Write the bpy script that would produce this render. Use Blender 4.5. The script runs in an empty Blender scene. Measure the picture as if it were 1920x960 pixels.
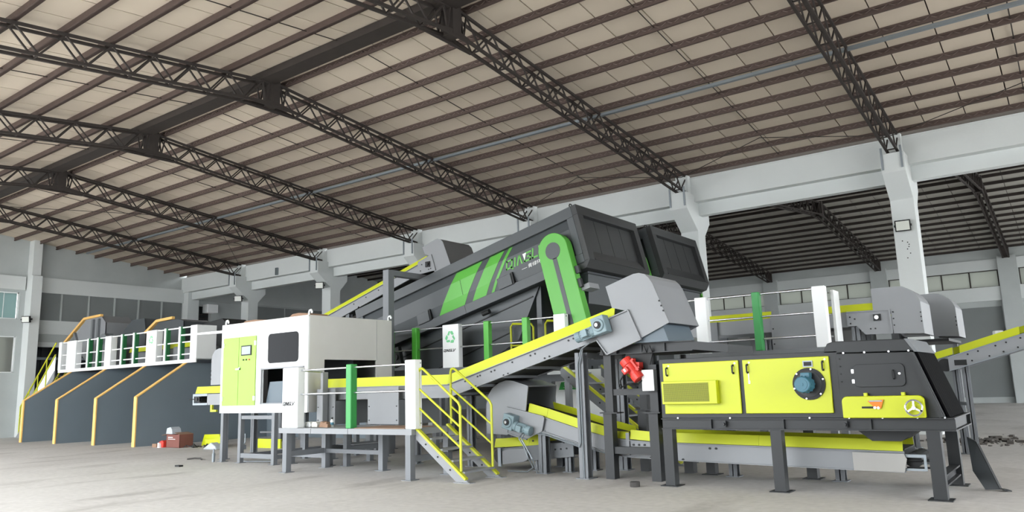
import bpy, math, random
from mathutils import Vector, Matrix
random.seed(7)
SC = bpy.context.scene
COL = SC.collection

# ------------------------------------------------------------------ camera, sky, exposure
def setup_camera():
    yaw, pitch, roll = math.radians(-36.27), math.radians(9.87), math.radians(-1.75)
    f = Vector((math.cos(pitch)*math.sin(yaw), math.cos(pitch)*math.cos(yaw), math.sin(pitch)))
    r0 = Vector((math.cos(yaw), -math.sin(yaw), 0)); u0 = r0.cross(f)
    r = math.cos(roll)*r0 + math.sin(roll)*u0
    u = -math.sin(roll)*r0 + math.cos(roll)*u0
    cam = bpy.data.cameras.new('camera'); ob = bpy.data.objects.new('camera', cam)
    cam.sensor_width = 36.0; cam.lens = 1422.0/1920.0*36.0; cam.clip_end = 400
    m = Matrix((r, u, -f)).transposed().to_4x4(); m.translation = Vector((0, 0, 1.5))
    ob.matrix_world = m
    COL.objects.link(ob); SC.camera = ob
setup_camera()
W = bpy.data.worlds.new('overcast_sky'); SC.world = W; W.use_nodes = True
bg = W.node_tree.nodes['Background']
bg.inputs['Color'].default_value = (0.93, 0.97, 1.0, 1); bg.inputs['Strength'].default_value = 3.2
SC.view_settings.view_transform = 'Standard'; SC.view_settings.look = 'None'
SC.view_settings.gamma = 1.0; SC.view_settings.use_curve_mapping = False
SC.view_settings.exposure = 1.5

# ------------------------------------------------------------------ materials
def lin(c):
    return tuple(((v/255)/12.92 if v/255 <= .04045 else ((v/255+.055)/1.055)**2.4) for v in c)
def mat(name, rgb, rough=.6, metal=0, var=.12, scale=3.0, bump=0.0, rnd=0.0, spec=.4, detail=5):
    m = bpy.data.materials.new(name); m.use_nodes = True
    nt = m.node_tree; N = nt.nodes; L = nt.links; b = N['Principled BSDF']
    c = lin(rgb)
    b.inputs['Roughness'].default_value = rough; b.inputs['Metallic'].default_value = metal
    b.inputs['Specular IOR Level'].default_value = spec
    tc = N.new('ShaderNodeTexCoord'); nz = N.new('ShaderNodeTexNoise')
    nz.inputs['Scale'].default_value = scale; nz.inputs['Detail'].default_value = detail
    L.new(tc.outputs['Object'], nz.inputs['Vector'])
    mx = N.new('ShaderNodeMix'); mx.data_type = 'RGBA'
    mx.inputs[6].default_value = (*[x*(1-var) for x in c], 1)
    mx.inputs[7].default_value = (*[min(1, x*(1+var)) for x in c], 1)
    L.new(nz.outputs['Fac'], mx.inputs[0])
    out = mx.outputs[2]
    if rnd:
        oi = N.new('ShaderNodeObjectInfo'); hs = N.new('ShaderNodeHueSaturation')
        mr = N.new('ShaderNodeMapRange'); mr.inputs[3].default_value = 1-rnd; mr.inputs[4].default_value = 1+rnd
        L.new(oi.outputs['Random'], mr.inputs[0]); L.new(mr.outputs[0], hs.inputs['Value']); L.new(out, hs.inputs['Color'])
        out = hs.outputs['Color']
    L.new(out, b.inputs['Base Color'])
    if bump:
        bp = N.new('ShaderNodeBump'); bp.inputs['Strength'].default_value = bump; bp.inputs['Distance'].default_value = .02
        n2 = N.new('ShaderNodeTexNoise'); n2.inputs['Scale'].default_value = scale*12
        L.new(tc.outputs['Object'], n2.inputs['Vector']); L.new(n2.outputs['Fac'], bp.inputs['Height']); L.new(bp.outputs[0], b.inputs['Normal'])
    return m
M = {}
M['plaster'] = mat('white_plaster', (209, 213, 212), .9, var=.07, scale=.9, bump=.15)
M['plaster_dirty'] = mat('stained_plaster', (178, 183, 182), .92, var=.16, scale=.7, bump=.15)
M['greywall'] = mat('grey_render', (124, 128, 128), .9, var=.14, scale=.6)
M['roof'] = mat('beige_roof_sheet', (204, 191, 174), .8, var=.07, scale=1.5, rnd=.05)
M['roofgrey'] = mat('grey_roof_sheet', (168, 165, 157), .8, var=.08, scale=1.5, rnd=.06)
M['deck'] = mat('dark_roof_deck', (60, 55, 50), .9)
M['steel'] = mat('brown_black_steel', (54, 48, 45), .7, var=.25, scale=5)
M['purlin'] = mat('brown_steel', (84, 70, 65), .75, var=.2, scale=6)
M['lacing'] = mat('pale_brown_steel', (118, 104, 98), .7)
M['galv'] = mat('galvanised_steel', (140, 147, 152), .45, metal=.5, var=.08)
M['chrome'] = mat('polished_rail', (205, 207, 210), .2, metal=.85, var=.03)
M['grey'] = mat('light_grey_paint', (136, 138, 141), .5, var=.05, scale=2)
M['greymid'] = mat('mid_grey_paint', (108, 111, 114), .5, var=.06, scale=2)
M['leggrey'] = mat('grey_steel_leg', (114, 117, 121), .5, var=.08)
M['dark'] = mat('charcoal_paint', (42, 44, 46), .5, var=.08, scale=2)
M['black'] = mat('black_paint', (22, 23, 24), .55, var=.1)
M['curtain'] = mat('matt_black_rubber', (20, 20, 21), .95, spec=.04)
M['silver'] = mat('dull_silver_sheet', (158, 156, 152), .5, var=.05)
M['drum'] = mat('graphite_paint', (70, 74, 77), .42, var=.06, scale=1.2)
M['drumdark'] = mat('dark_graphite_paint', (52, 53, 54), .5, var=.08, scale=1.2)
M['slate'] = mat('slate_paint', (112, 123, 131), .6, var=.1, scale=.8)
M['amber'] = mat('amber_paint', (238, 190, 112), .55, var=.06)
M['yellow'] = mat('lime_yellow_paint', (186, 194, 26), .4, var=.03, scale=1.5)
M['cyellow'] = mat('conveyor_yellow_paint', (190, 198, 40), .42, var=.04, scale=1.5)
M['handrail'] = mat('yellow_handrail_paint', (186, 190, 40), .4, var=.04)
M['lime'] = mat('pale_lime_paint', (146, 184, 78), .5, var=.03)
M['green'] = mat('green_paint', (56, 146, 76), .42, var=.05)
M['green2'] = mat('grass_green_paint', (82, 172, 60), .4, var=.05)
M['darkgreen'] = mat('dark_green_paint', (36, 104, 62), .5, var=.05)
M['stripe'] = mat('bright_green_paint', (88, 166, 64), .4, var=.04)
M['white'] = mat('white_paint', (236, 238, 238), .45, var=.02)
M['offwhite'] = mat('off_white_booth_shade', (204, 202, 197), .55, var=.04)  # booth white darkened for its shaded sides; also the packet's own colour
M['belt'] = mat('black_rubber_belt', (44, 45, 42), .8, var=.15)
M['red'] = mat('red_paint', (214, 62, 52), .4, var=.06)
M['teal'] = mat('teal_motor_paint', (58, 108, 126), .4, var=.08)
M['motor'] = mat('grey_blue_motor_paint', (124, 144, 150), .45, var=.08)
M['chute'] = mat('blue_grey_primer', (92, 104, 113), .5, var=.08)
M['orange'] = mat('orange_plastic', (220, 120, 24), .5)
M['card'] = mat('cardboard', (140, 112, 92), .85, var=.15)
M['cardred'] = mat('printed_brown_box', (120, 76, 68), .8, var=.15)
M['dirtybox'] = mat('pale_grey_box', (176, 182, 188), .7)
M['logo_green'] = mat('logo_green', (122, 206, 148), .5)
M['logo_faint'] = mat('logo_faded_green', (214, 232, 218), .5)
M['ink'] = mat('black_lettering', (30, 32, 34), .5)
M['whiteink'] = mat('white_lettering', (240, 240, 240), .5)
M['sign'] = mat('sign_green', (66, 172, 84), .5)
M['rubber'] = mat('grey_black_rubber', (70, 68, 66), .85, var=.2, scale=15)
M['screen'] = mat('grey_screen', (128, 140, 140), .25)
M['gap'] = mat('dark_interior', (40, 44, 46), .9)
M['rubble'] = mat('dark_rubble', (74, 70, 66), .95, var=.3, scale=8)
M['shed'] = mat('dark_corrugated_steel', (86, 90, 94), .8, var=.15)
M['perf'] = mat('perforated_olive_sheet', (150, 150, 46), .6, var=.1)

def perforated(m):
    nt = m.node_tree; N = nt.nodes; L = nt.links; b = N['Principled BSDF']
    tc = N.new('ShaderNodeTexCoord'); v = N.new('ShaderNodeTexVoronoi'); v.inputs['Scale'].default_value = 70; v.inputs['Randomness'].default_value = 0
    L.new(tc.outputs['Object'], v.inputs['Vector'])
    r = N.new('ShaderNodeValToRGB'); r.color_ramp.elements[0].position = .40; r.color_ramp.elements[1].position = .46
    r.color_ramp.elements[0].color = (*lin((52, 54, 22)), 1); r.color_ramp.elements[1].color = (*lin((150, 156, 30)), 1)
    L.new(v.outputs['Distance'], r.inputs[0]); L.new(r.outputs[0], b.inputs['Base Color'])
perforated(M['perf'])

def concrete_floor():
    m = bpy.data.materials.new('concrete_floor'); m.use_nodes = True
    nt = m.node_tree; N = nt.nodes; L = nt.links; b = N['Principled BSDF']
    tc = N.new('ShaderNodeTexCoord')
    def noise(s, d=6, st=None):
        n = N.new('ShaderNodeTexNoise'); n.inputs['Scale'].default_value = s; n.inputs['Detail'].default_value = d
        if st:
            mp = N.new('ShaderNodeMapping'); mp.inputs['Scale'].default_value = st; L.new(tc.outputs['Object'], mp.inputs['Vector']); L.new(mp.outputs[0], n.inputs['Vector'])
        else: L.new(tc.outputs['Object'], n.inputs['Vector'])
        return n.outputs['Fac']
    base = N.new('ShaderNodeMix'); base.data_type = 'RGBA'
    base.inputs[6].default_value = (*lin((180, 176, 172)), 1); base.inputs[7].default_value = (*lin((212, 209, 205)), 1)
    L.new(noise(.45), base.inputs[0])
    ramp = N.new('ShaderNodeValToRGB'); ramp.color_ramp.elements[0].position = .56; ramp.color_ramp.elements[1].position = .74
    ramp.color_ramp.elements[0].color = (0, 0, 0, 1); ramp.color_ramp.elements[1].color = (.5, .5, .5, 1)
    L.new(noise(1.1, 8, (1, .35, 1)), ramp.inputs[0])
    st = N.new('ShaderNodeMix'); st.data_type = 'RGBA'; st.inputs[7].default_value = (*lin((128, 122, 116)), 1)
    L.new(ramp.outputs[0], st.inputs[0]); L.new(base.outputs[2], st.inputs[6])
    fine = N.new('ShaderNodeMix'); fine.data_type = 'RGBA'; fine.blend_type = 'MULTIPLY'; fine.inputs[0].default_value = .35
    L.new(st.outputs[2], fine.inputs[6]); L.new(noise(9, 8), fine.inputs[7])
    mul = N.new('ShaderNodeMix'); mul.data_type = 'RGBA'; mul.blend_type = 'MULTIPLY'; mul.inputs[0].default_value = 1; mul.inputs[7].default_value = (1.12, 1.12, 1.12, 1)
    L.new(fine.outputs[2], mul.inputs[6]); L.new(mul.outputs[2], b.inputs['Base Color'])
    b.inputs['Roughness'].default_value = .75; b.inputs['Specular IOR Level'].default_value = .3
    bp = N.new('ShaderNodeBump'); bp.inputs['Strength'].default_value = .2; bp.inputs['Distance'].default_value = .01
    L.new(noise(14, 8), bp.inputs['Height']); L.new(bp.outputs[0], b.inputs['Normal'])
    return m
M['floor'] = concrete_floor()

def translucent(name, rgb, mix=.6):
    m = bpy.data.materials.new(name); m.use_nodes = True
    nt = m.node_tree; N = nt.nodes; L = nt.links
    N.remove(N['Principled BSDF']); o = N['Material Output']
    t = N.new('ShaderNodeBsdfTranslucent'); d = N.new('ShaderNodeBsdfPrincipled'); mx = N.new('ShaderNodeMixShader')
    t.inputs[0].default_value = (*lin(rgb), 1); d.inputs['Base Color'].default_value = (*lin(rgb), 1); d.inputs['Roughness'].default_value = .35
    mx.inputs[0].default_value = mix
    L.new(d.outputs[0], mx.inputs[1]); L.new(t.outputs[0], mx.inputs[2]); L.new(mx.outputs[0], o.inputs['Surface'])
    return m
M['frosted'] = translucent('frosted_glass', (156, 158, 152), .5)
M['frostgreen'] = translucent('green_corrugated_skylight', (140, 158, 156), .5)
def glass(name, rgb, spec=.5):
    m = bpy.data.materials.new(name); m.use_nodes = True
    b = m.node_tree.nodes['Principled BSDF']; b.inputs['Base Color'].default_value = (*lin(rgb), 1)
    b.inputs['Roughness'].default_value = .12; b.inputs['Specular IOR Level'].default_value = spec
    return m
M['tint'] = glass('tinted_glass', (9, 11, 16), .05)
M['lens'] = glass('flood_lamp_glass', (214, 216, 208))

# ------------------------------------------------------------------ mesh builder
class MB:
    def __init__(s): s.v = []; s.f = []
    def add(s, vs, fs):
        o = len(s.v); s.v += [tuple(v) for v in vs]; s.f += [tuple(i+o for i in f) for f in fs]; return s
    def box(s, x0, x1, y0, y1, z0, z1):
        if x0 > x1: x0, x1 = x1, x0
        if y0 > y1: y0, y1 = y1, y0
        if z0 > z1: z0, z1 = z1, z0
        return s.add([(x0,y0,z0),(x1,y0,z0),(x1,y1,z0),(x0,y1,z0),(x0,y0,z1),(x1,y0,z1),(x1,y1,z1),(x0,y1,z1)],
              [(0,3,2,1),(4,5,6,7),(0,1,5,4),(1,2,6,5),(2,3,7,6),(3,0,4,7)])
    def bar(s, p, q, w, h, up=(0,0,1)):
        p = Vector(p); q = Vector(q); d = (q-p).normalized(); up = Vector(up)
        if abs(d.dot(up)) > .98: up = Vector((0,1,0)) if abs(d.y) < .9 else Vector((1,0,0))
        a = d.cross(up).normalized()*w/2; b = a.cross(d).normalized()*h/2
        vs = [p-a-b, p+a-b, p+a+b, p-a+b, q-a-b, q+a-b, q+a+b, q-a+b]
        return s.add(vs, [(0,1,2,3),(4,7,6,5),(0,4,5,1),(1,5,6,2),(2,6,7,3),(3,7,4,0)])
    def prism(s, poly, axis, a, b):
        n = len(poly)
        def P(p, t): return {'y': (p[0], t, p[1]), 'x': (t, p[0], p[1]), 'z': (p[0], p[1], t)}[axis]
        vs = [P(p, a) for p in poly]+[P(p, b) for p in poly]
        area = sum(poly[i][0]*poly[(i+1) % n][1]-poly[(i+1) % n][0]*poly[i][1] for i in range(n))
        fs = [tuple(range(n)), tuple(range(2*n-1, n-1, -1))]+[(i, i+n, (i+1) % n+n, (i+1) % n) for i in range(n)]
        flip = (area > 0) != (axis == 'y')
        if b < a: flip = not flip
        if flip: fs = [tuple(reversed(f)) for f in fs]
        return s.add(vs, fs)
    def cyl(s, p, q, r, n=14, r2=None):
        p = Vector(p); q = Vector(q); d = (q-p).normalized(); r2 = r if r2 is None else r2
        up = Vector((0,0,1)) if abs(d.z) < .9 else Vector((1,0,0))
        a = d.cross(up).normalized(); b = a.cross(d)
        vs = []
        for c, rr in ((p, r), (q, r2)):
            for i in range(n):
                t = 2*math.pi*i/n; vs.append(c+a*math.cos(t)*rr+b*math.sin(t)*rr)
        fs = [tuple(reversed(range(n))), tuple(range(n, 2*n))]+[(i, (i+1) % n, (i+1) % n+n, i+n) for i in range(n)]
        fs = [tuple(reversed(f)) for f in fs]
        return s.add(vs, fs)
    def tube(s, pts, r, n=8):
        pts = [Vector(p) for p in pts]; m = len(pts); vs = []
        pa = None
        for k, p in enumerate(pts):
            d = (pts[min(k+1, m-1)]-pts[max(k-1, 0)]).normalized()
            if pa is None:
                up = Vector((0,0,1)) if abs(d.z) < .9 else Vector((1,0,0)); a = d.cross(up).normalized()
            else: a = (pa-d*pa.dot(d)).normalized()
            pa = a; b = a.cross(d)
            sc = 1.0
            if 0 < k < m-1:
                c = (pts[k]-pts[k-1]).normalized().dot((pts[k+1]-pts[k]).normalized()); sc = min(1.6, 1/max(.4, math.sqrt((1+c)/2)))
            for i in range(n):
                t = 2*math.pi*i/n; vs.append(p+(a*math.cos(t)+b*math.sin(t))*r*sc)
        fs = [tuple(range(n)), tuple(reversed(range((m-1)*n, m*n)))]
        for k in range(m-1):
            for i in range(n): fs.append((k*n+i, k*n+n+i, k*n+n+(i+1) % n, k*n+(i+1) % n))
        return s.add(vs, fs)
    def xf(s, m): s.v = [tuple(m @ Vector(v)) for v in s.v]; return s
ORG = {}
def origin(o): return ORG.get(o.name, Vector((0,0,0)))
def make(name, mb, m, parent=None, bevel=0, smooth=False, loc=None, seg=2):
    o0 = origin(parent) if parent else Vector((0,0,0))
    base = Vector(loc) if loc is not None else o0
    me = bpy.data.meshes.new(name); me.from_pydata([tuple(Vector(v)-base) for v in mb.v], [], mb.f); me.update()
    import bmesh
    b = bmesh.new(); b.from_mesh(me); bmesh.ops.recalc_face_normals(b, faces=b.faces); b.to_mesh(me); b.free()
    me.materials.append(M[m] if isinstance(m, str) else m)
    o = bpy.data.objects.new(name, me); COL.objects.link(o)
    if smooth:
        for p in me.polygons: p.use_smooth = True
        try: me.set_sharp_from_angle(angle=math.radians(40))
        except Exception: pass
    if bevel:
        md = o.modifiers.new('bevel', 'BEVEL'); md.width = bevel; md.segments = seg; md.limit_method = 'ANGLE'; md.angle_limit = math.radians(35)
    if parent: o.parent = parent
    o.location = base-o0
    ORG[o.name] = base
    return o
def thing(name, label, cat, loc, group=None):
    o = bpy.data.objects.new(name, None); COL.objects.link(o); o.location = loc; o.empty_display_size = .2
    ORG[o.name] = Vector(loc); o['label'] = label; o['category'] = cat
    if group: o['group'] = group
    return o
def tag(o, label, cat, group=None):
    o['label'] = label; o['category'] = cat
    if group: o['group'] = group
    return o
def solo(name, mb, m, label, cat, loc, group=None, **k):
    return tag(make(name, mb, m, loc=loc, **k), label, cat, group)
def struct(name, mb, m, **k):
    o = make(name, mb, m, **k); o['kind'] = 'structure'; return o
def clone(o, parent, loc):
    c = o.copy(); COL.objects.link(c); c.parent = parent; c.location = loc; return c
def clone_tree(o, parent=None, d=None):
    c = o.copy(); COL.objects.link(c); c.parent = parent
    if d is not None: c.location = o.location+Vector(d)
    ORG[c.name] = origin(o)+(Vector(d) if d is not None else Vector((0,0,0)))
    for ch in list(o.children): clone_tree(ch, c)
    return c
def cells(x0, x1, y0, y1, holes):
    xs = sorted({x0, x1, *[h[0] for h in holes], *[h[1] for h in holes]}); ys = sorted({y0, y1, *[h[2] for h in holes], *[h[3] for h in holes]})
    out = []
    for i in range(len(xs)-1):
        run = None
        for j in range(len(ys)-1):
            cx, cy = (xs[i]+xs[i+1])/2, (ys[j]+ys[j+1])/2
            inside = any(h[0] < cx < h[1] and h[2] < cy < h[3] for h in holes)
            if inside: run = None
            elif run is None: run = [xs[i], xs[i+1], ys[j], ys[j+1]]; out.append(run)
            else: run[3] = ys[j+1]
    return out
def text_mb(body, size, shear=0.0, ext=.003, bold=0.0, spacing=1.0):
    cu = bpy.data.curves.new('lettering', 'FONT'); cu.body = body; cu.size = size; cu.shear = shear; cu.extrude = ext; cu.offset = bold; cu.space_character = spacing
    cu.resolution_u = 3
    ob = bpy.data.objects.new('lettering', cu); COL.objects.link(ob)
    bpy.context.view_layer.update(); dg = bpy.context.evaluated_depsgraph_get(); me = bpy.data.meshes.new_from_object(ob.evaluated_get(dg))
    mb = MB(); mb.add([tuple(v.co) for v in me.vertices], [tuple(p.vertices) for p in me.polygons])
    bpy.data.objects.remove(ob); bpy.data.curves.remove(cu); bpy.data.meshes.remove(me)
    xs = [v[0] for v in mb.v] or [0, 1]
    return mb, min(xs), max(xs)
def on_front(mb, x, y, z, sx=1.0):     # text plane (x, y) -> world (x, z) facing -Y
    mb.v = [(x+a*sx, y-c, z+b) for a, b, c in mb.v]; return mb
def fit_text(body, width, height, x, y, z, shear=0., bold=0.):
    mb, a, b = text_mb(body, 1.0, shear, .003, bold)
    ys = [v[1] for v in mb.v] or [0, 1]; y0, y1 = min(ys), max(ys)
    sx = width/max(1e-4, b-a); sy = height/max(1e-4, y1-y0)
    mb.v = [(x+(p[0]-a)*sx, y-p[2], z+(p[1]-y0)*sy) for p in mb.v]
    return mb
def recycle_mb(cx, y, cz, r):
    mb = MB()
    A = [(-.62,.36),(-.30,.98),(.02,.98),(-.26,.30)]
    B = [(.10,.98),(.44,.98),(.74,.46),(.34,.36),(.02,.70)]
    for k in range(3):
        t = -2*math.pi*k/3; c, s = math.cos(t), math.sin(t)
        for P in (A, B):
            mb.prism([(cx+r*(p[0]*c-p[1]*s), cz+r*(p[0]*s+p[1]*c)-.0) for p in P], 'y', y, y-.003)
    return mb

GLYPH = {'Q': [[(.1,.1),(.1,.9),(.78,.9),(.78,.1),(.1,.1)], [(.5,.36),(1.0,-.16)]], 'I': [[(.18,0),(.18,1)]], 'N': [[(.1,0),(.1,1)], [(.1,.96),(.66,.04)], [(.74,0),(.74,1)]],
         'M': [[(.1,0),(.26,1)], [(.3,1),(.72,0)]], 'G': [[(.8,.9),(.1,.9),(.1,.1),(.78,.1),(.78,.5),(.46,.5)]], 'L': [[(.1,1),(.1,.1),(.7,.1)]], 'V': [[(.08,1),(.36,.03),(.86,1)]]}
ADV = {'Q': 1.0, 'I': .42, 'N': 1.0, 'M': .95, 'G': 1.0, 'L': .8, 'V': .95}
def word_mb(word, x, y, z, w, h, thick=.2, shear=.3, t=.004):
    """heavy slanted block lettering on a front face: strokes drawn as flat bars"""
    tot = sum(ADV[c] for c in word); k = w/tot; mb = MB(); pen = 0
    for ch in word:
        for line in GLYPH[ch]:
            for i, (a, b) in enumerate(zip(line, line[1:])):
                p = Vector(((pen+a[0]+shear*a[1])*k, a[1]*h)); q = Vector(((pen+b[0]+shear*b[1])*k, b[1]*h)); d = (q-p).normalized()
                hw = thick*h*.5; e = d*hw*.9 if len(line) > 2 else d*0; n = Vector((-d.y, d.x))*hw
                mb.prism([(x+v.x, z+v.y) for v in (p-e-n, q+e-n, q+e+n, p-e+n)], 'y', y, y-t)
        pen += ADV[ch]
    return mb
# ------------------------------------------------------------------ building shell
GX, XR = -38.6, 9.0
RY, RZ, SL = 10.95, 9.33, .1085           # ridge line, sheet height at ridge, slope
EY, FY = 22.35, -.45
def roofz(y): return RZ-SL*abs(y-RY)
struct('floor', MB().box(-60, 30, -70, 47, -.3, 0), 'floor')

# gable wall
WIN1 = (11.6, 14.40, 5.27, 6.50); WIN2 = (11.2, 14.40, 2.85, 4.50); DOOR = (15.3, 18.6, 0, 4.03); HOLE2 = (23.0, 24.05, 4.9, 6.5)
wl = MB()
for a, b, c, d in cells(FY, 46.7, 0, 7.2, [WIN1, WIN2, DOOR, HOLE2]): wl.box(GX-.3, GX, a, b, c, d)
wl.prism([(FY, 7.2), (22.4, 7.2), (22.4, roofz(22.4)), (RY, RZ+.02), (FY, roofz(FY))], 'x', GX-.3, GX)
wl.prism([(22.4, 7.2), (46.7, 7.2), (46.7, roofz(22.35)), (34.4, RZ), (22.4, roofz(22.4))], 'x', GX-.3, GX)
wall_left = struct('wall_left', wl, 'plaster_dirty')
make('beam', MB().box(GX, GX+.14, 15.05, 22.4, 6.55, 7.26), 'plaster', wall_left)
make('beam', MB().box(GX, GX+.14, FY, 14.55, 6.60, 7.22), 'plaster', wall_left)
make('sill_band', MB().box(GX, GX+.06, 15.05, 22.4, 4.63, 5.27), 'plaster', wall_left)
make('lintel', MB().box(GX, GX+.10, 15.05, 22.4, 4.03, 4.25), 'plaster', wall_left)
make('beam', MB().box(GX, GX+.14, 22.6, 46.5, 6.75, 7.35), 'plaster_dirty', wall_left)
ys = [15.05, 16.18, 17.43, 18.68, 19.89, 21.13, 22.3]
for a, b in zip(ys, ys[1:]):
    make('wall_panel', MB().box(GX, GX+.02, a+.05, b-.05, 5.27, 6.55), 'greywall', wall_left)
    make('mullion', MB().box(GX, GX+.06, a-.04, a+.04, 5.27, 6.55), 'plaster_dirty', wall_left)
for y in (26, 29, 32, 35):
    make('wall_panel', MB().box(GX, GX+.02, y, y+2.9, 5.0, 6.7), 'greywall', wall_left)
for nm, (a, b, c, d), mm, n in (('window_1', WIN1, 'frostgreen', 5), ('window_2', WIN2, 'frosted', 2)):
    w = MB(); t = .05
    w.box(GX-.2, GX-.12, a, b, c, c+t); w.box(GX-.2, GX-.12, a, b, d-t, d); w.box(GX-.2, GX-.12, a, a+t, c, d); w.box(GX-.2, GX-.12, b-t, b, c, d)
    wo = struct(nm, w, 'white')
    st = (b-a-2*t)/n
    for i in range(n):
        make('pane', MB().box(GX-.175, GX-.16, a+t+i*st+.012, a+t+(i+1)*st-.012, c+t, d-t), mm, wo)
        if i: make('glazing_bar', MB().box(GX-.185, GX-.14, a+t+i*st-.012, a+t+i*st+.012, c+t, d-t), 'white', wo)
# dark loading doorway in the gable wall, a shed behind
door = MB()
for a, b, c, d in cells(15.0, 18.9, 0, 4.2, []): door.box(GX-3.0, GX-2.9, a-1, b+1, 0, 4.6)
d1 = struct('door_1', door, 'shed')
for i in range(16): make('corrugation', MB().box(GX-2.9, GX-2.85, 14.1+i*.36, 14.28+i*.36, 0, 4.5), 'shed', d1)
make('shed_roof', MB().box(GX-3, GX-.3, 14, 19.9, 4.45, 4.6), 'gap', d1)
make('shed_side', MB().box(GX-3, GX-.3, 14, 14.1, 0, 4.5), 'gap', d1); make('shed_side', MB().box(GX-3, GX-.3, 19.8, 19.9, 0, 4.5), 'gap', d1)
make('shed_beam', MB().box(GX-1.2, GX-1.1, 14.1, 19.8, 3.5, 3.62), 'galv', d1)
# opening high in the second hall's gable
d2 = struct('door_2', MB().box(GX-2.0, GX-1.9, 22.6, 24.6, 4.6, 6.8).box(GX-2, GX-.3, 22.6, 24.6, 6.7, 6.8).box(GX-2, GX-.3, 22.6, 22.7, 4.6, 6.8).box(GX-2, GX-.3, 24.5, 24.6, 4.6, 6.8), 'gap')
lat = MB()
for i in range(6):
    z = 5.0+i*.2; lat.bar((GX-.6, 22.9, z), (GX-.6, 24.2, z+.12), .03, .05); lat.bar((GX-.6, 23.0+i*.2, 4.9), (GX-.6, 23.2+i*.2, 5.9), .03, .03)
make('lattice', lat, 'steel', d2)
solo('vent_box', MB().box(GX, GX+.5, 23.5, 24.15, 6.10, 6.56), 'white', 'white metal vent box on the wall above the lattice opening', 'vent', (GX, 23.8, 6.1), bevel=.02)

# wall above the column row
wm = struct('wall_middle', MB().box(GX, XR, 22.22, 22.8, 7.11, 7.90), 'plaster')
TX = [-33.0, -26.85, -21.0, -15.3, -9.4, -3.3, 2.8]
edges = [GX+.3]+TX+[XR]
for a, b in zip(edges, edges[1:]):
    make('beam', MB().box(a-.02, b+.02, 22.52, 22.80, 6.71, 7.11), 'plaster', wm)
make('drip_edge', MB().box(GX, XR, 22.20, 22.26, 7.86, 7.90), 'plaster', wm)
make('bracket', MB().box(-30.3, -30.26, 22.12, 22.22, 7.15, 7.5).box(-30.2, -30.16, 22.12, 22.22, 7.15, 7.5), 'galv', wm)
make('pilaster', MB().box(GX, GX+.55, 22.3, 22.95, 0, 7.11), 'plaster', wm, bevel=.01)

# back wall of the second hall
YB = 46.35
BX = [-32.6, -26.6, -20.6, -14.5, -8.45, -2.35, 3.7]
holes = []
for a, b in zip(BX, BX[1:]): holes.append((a+.45, b-.45, 5.92, 6.80))
wb = MB()
for a, b, c, d in cells(GX, XR, 0, 8.1, holes): wb.box(a, b, YB, YB+.3, c, d)
wall_back = struct('wall_back', wb, 'plaster_dirty')
make('sill_beam', MB().box(GX, XR, YB-.22, YB, 5.20, 5.92), 'plaster', wall_back)
make('lintel', MB().box(GX, XR, YB-.1, YB, 6.80, 7.36), 'plaster', wall_back)
for x in BX: make('pilaster', MB().box(x-.42, x+.42, YB-.3, YB, 0, 7.45), 'plaster_dirty', wall_back)
for a, b in zip(BX, BX[1:]):
    make('wall_panel', MB().box(a+.5, b-.5, YB-.03, YB, .3, 4.9), 'greywall', wall_back)
for i, (a, b, c, d) in enumerate(holes):
    n = 4 if b-a < 5.4 else 5
    fr = MB().box(a, b, YB+.02, YB+.1, c, c+.04).box(a, b, YB+.02, YB+.1, d-.04, d).box(a, a+.05, YB+.02, YB+.1, c, d).box(b-.05, b, YB+.02, YB+.1, c, d)
    wo = struct('window_%d' % (i+3), fr, 'steel'); st = (b-a)/n
    for k in range(n):
        make('pane', MB().box(a+k*st+.03, a+(k+1)*st-.03, YB+.05, YB+.06, c+.04, d-.04), 'frosted', wo)
        if k: make('glazing_bar', MB().box(a+k*st-.03, a+k*st+.03, YB+.02, YB+.09, c, d), 'steel', wo)
wr = MB()
for a, b, c, d in cells(FY, 46.7, 0, 7.2, [(2.0, 20.0, 0, 5.6), (24.5, 44.5, 0, 5.6)]): wr.box(XR, XR+.3, a, b, c, d)  # unseen openings, added to let fill light in from the right
wr.prism([(FY, 7.2), (46.7, 7.2), (46.7, 8.1), (34.4, 9.4), (22.4, 8.1), (RY, 9.4), (FY, 8.1)], 'x', XR, XR+.3)
struct('wall_right', wr, 'plaster_dirty')

# unseen front, shaped for light: open bays at left, added wall dims the right
struct('wall_front_added', MB().box(-3.5, XR+.3, -5.8, -5.5, 0, 8.06).box(-3.8, -3.5, -5.8, FY, 0, 8.06).box(XR, XR+.3, -5.5, FY, 0, 8.06).box(-3.8, XR+.3, -5.8, FY, 8.06, 8.2).box(GX-.3, -3.8, FY-.3, FY, 7.3, 8.06), 'plaster')

# roof: dark deck, beige panels, purlins
def slope_box(y0, z0, y1, z1, x0, x1, t):
    return MB().prism([(y0, z0), (y1, z1), (y1, z1+t), (y0, z0+t)], 'x', x0, x1)
cl = slope_box(RY, RZ+.07, EY, roofz(EY)+.07, GX-.3, XR+.3, .04)
q = slope_box(FY, roofz(FY)+.07, RY, RZ+.07, GX-.3, XR+.3, .04); cl.add(q.v, q.f)
ceiling = struct('ceiling', cl, 'deck')
PW = .95
def panel_row(proto_mb, parent, x0, x1, m='roof'):
    p = make('roof_panel', proto_mb, m, parent)
    p.location = (x0, 0, 0); x = x0+PW
    while x < x1-.5:
        clone(p, parent, (x, 0, 0)); x += PW
panel_row(slope_box(RY+.02, RZ, EY, roofz(EY), 0.013, PW-.013, .04), ceiling, GX, XR)
panel_row(slope_box(FY, roofz(FY), RY-.02, RZ, 0.013, PW-.013, .04), ceiling, GX, XR)
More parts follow.
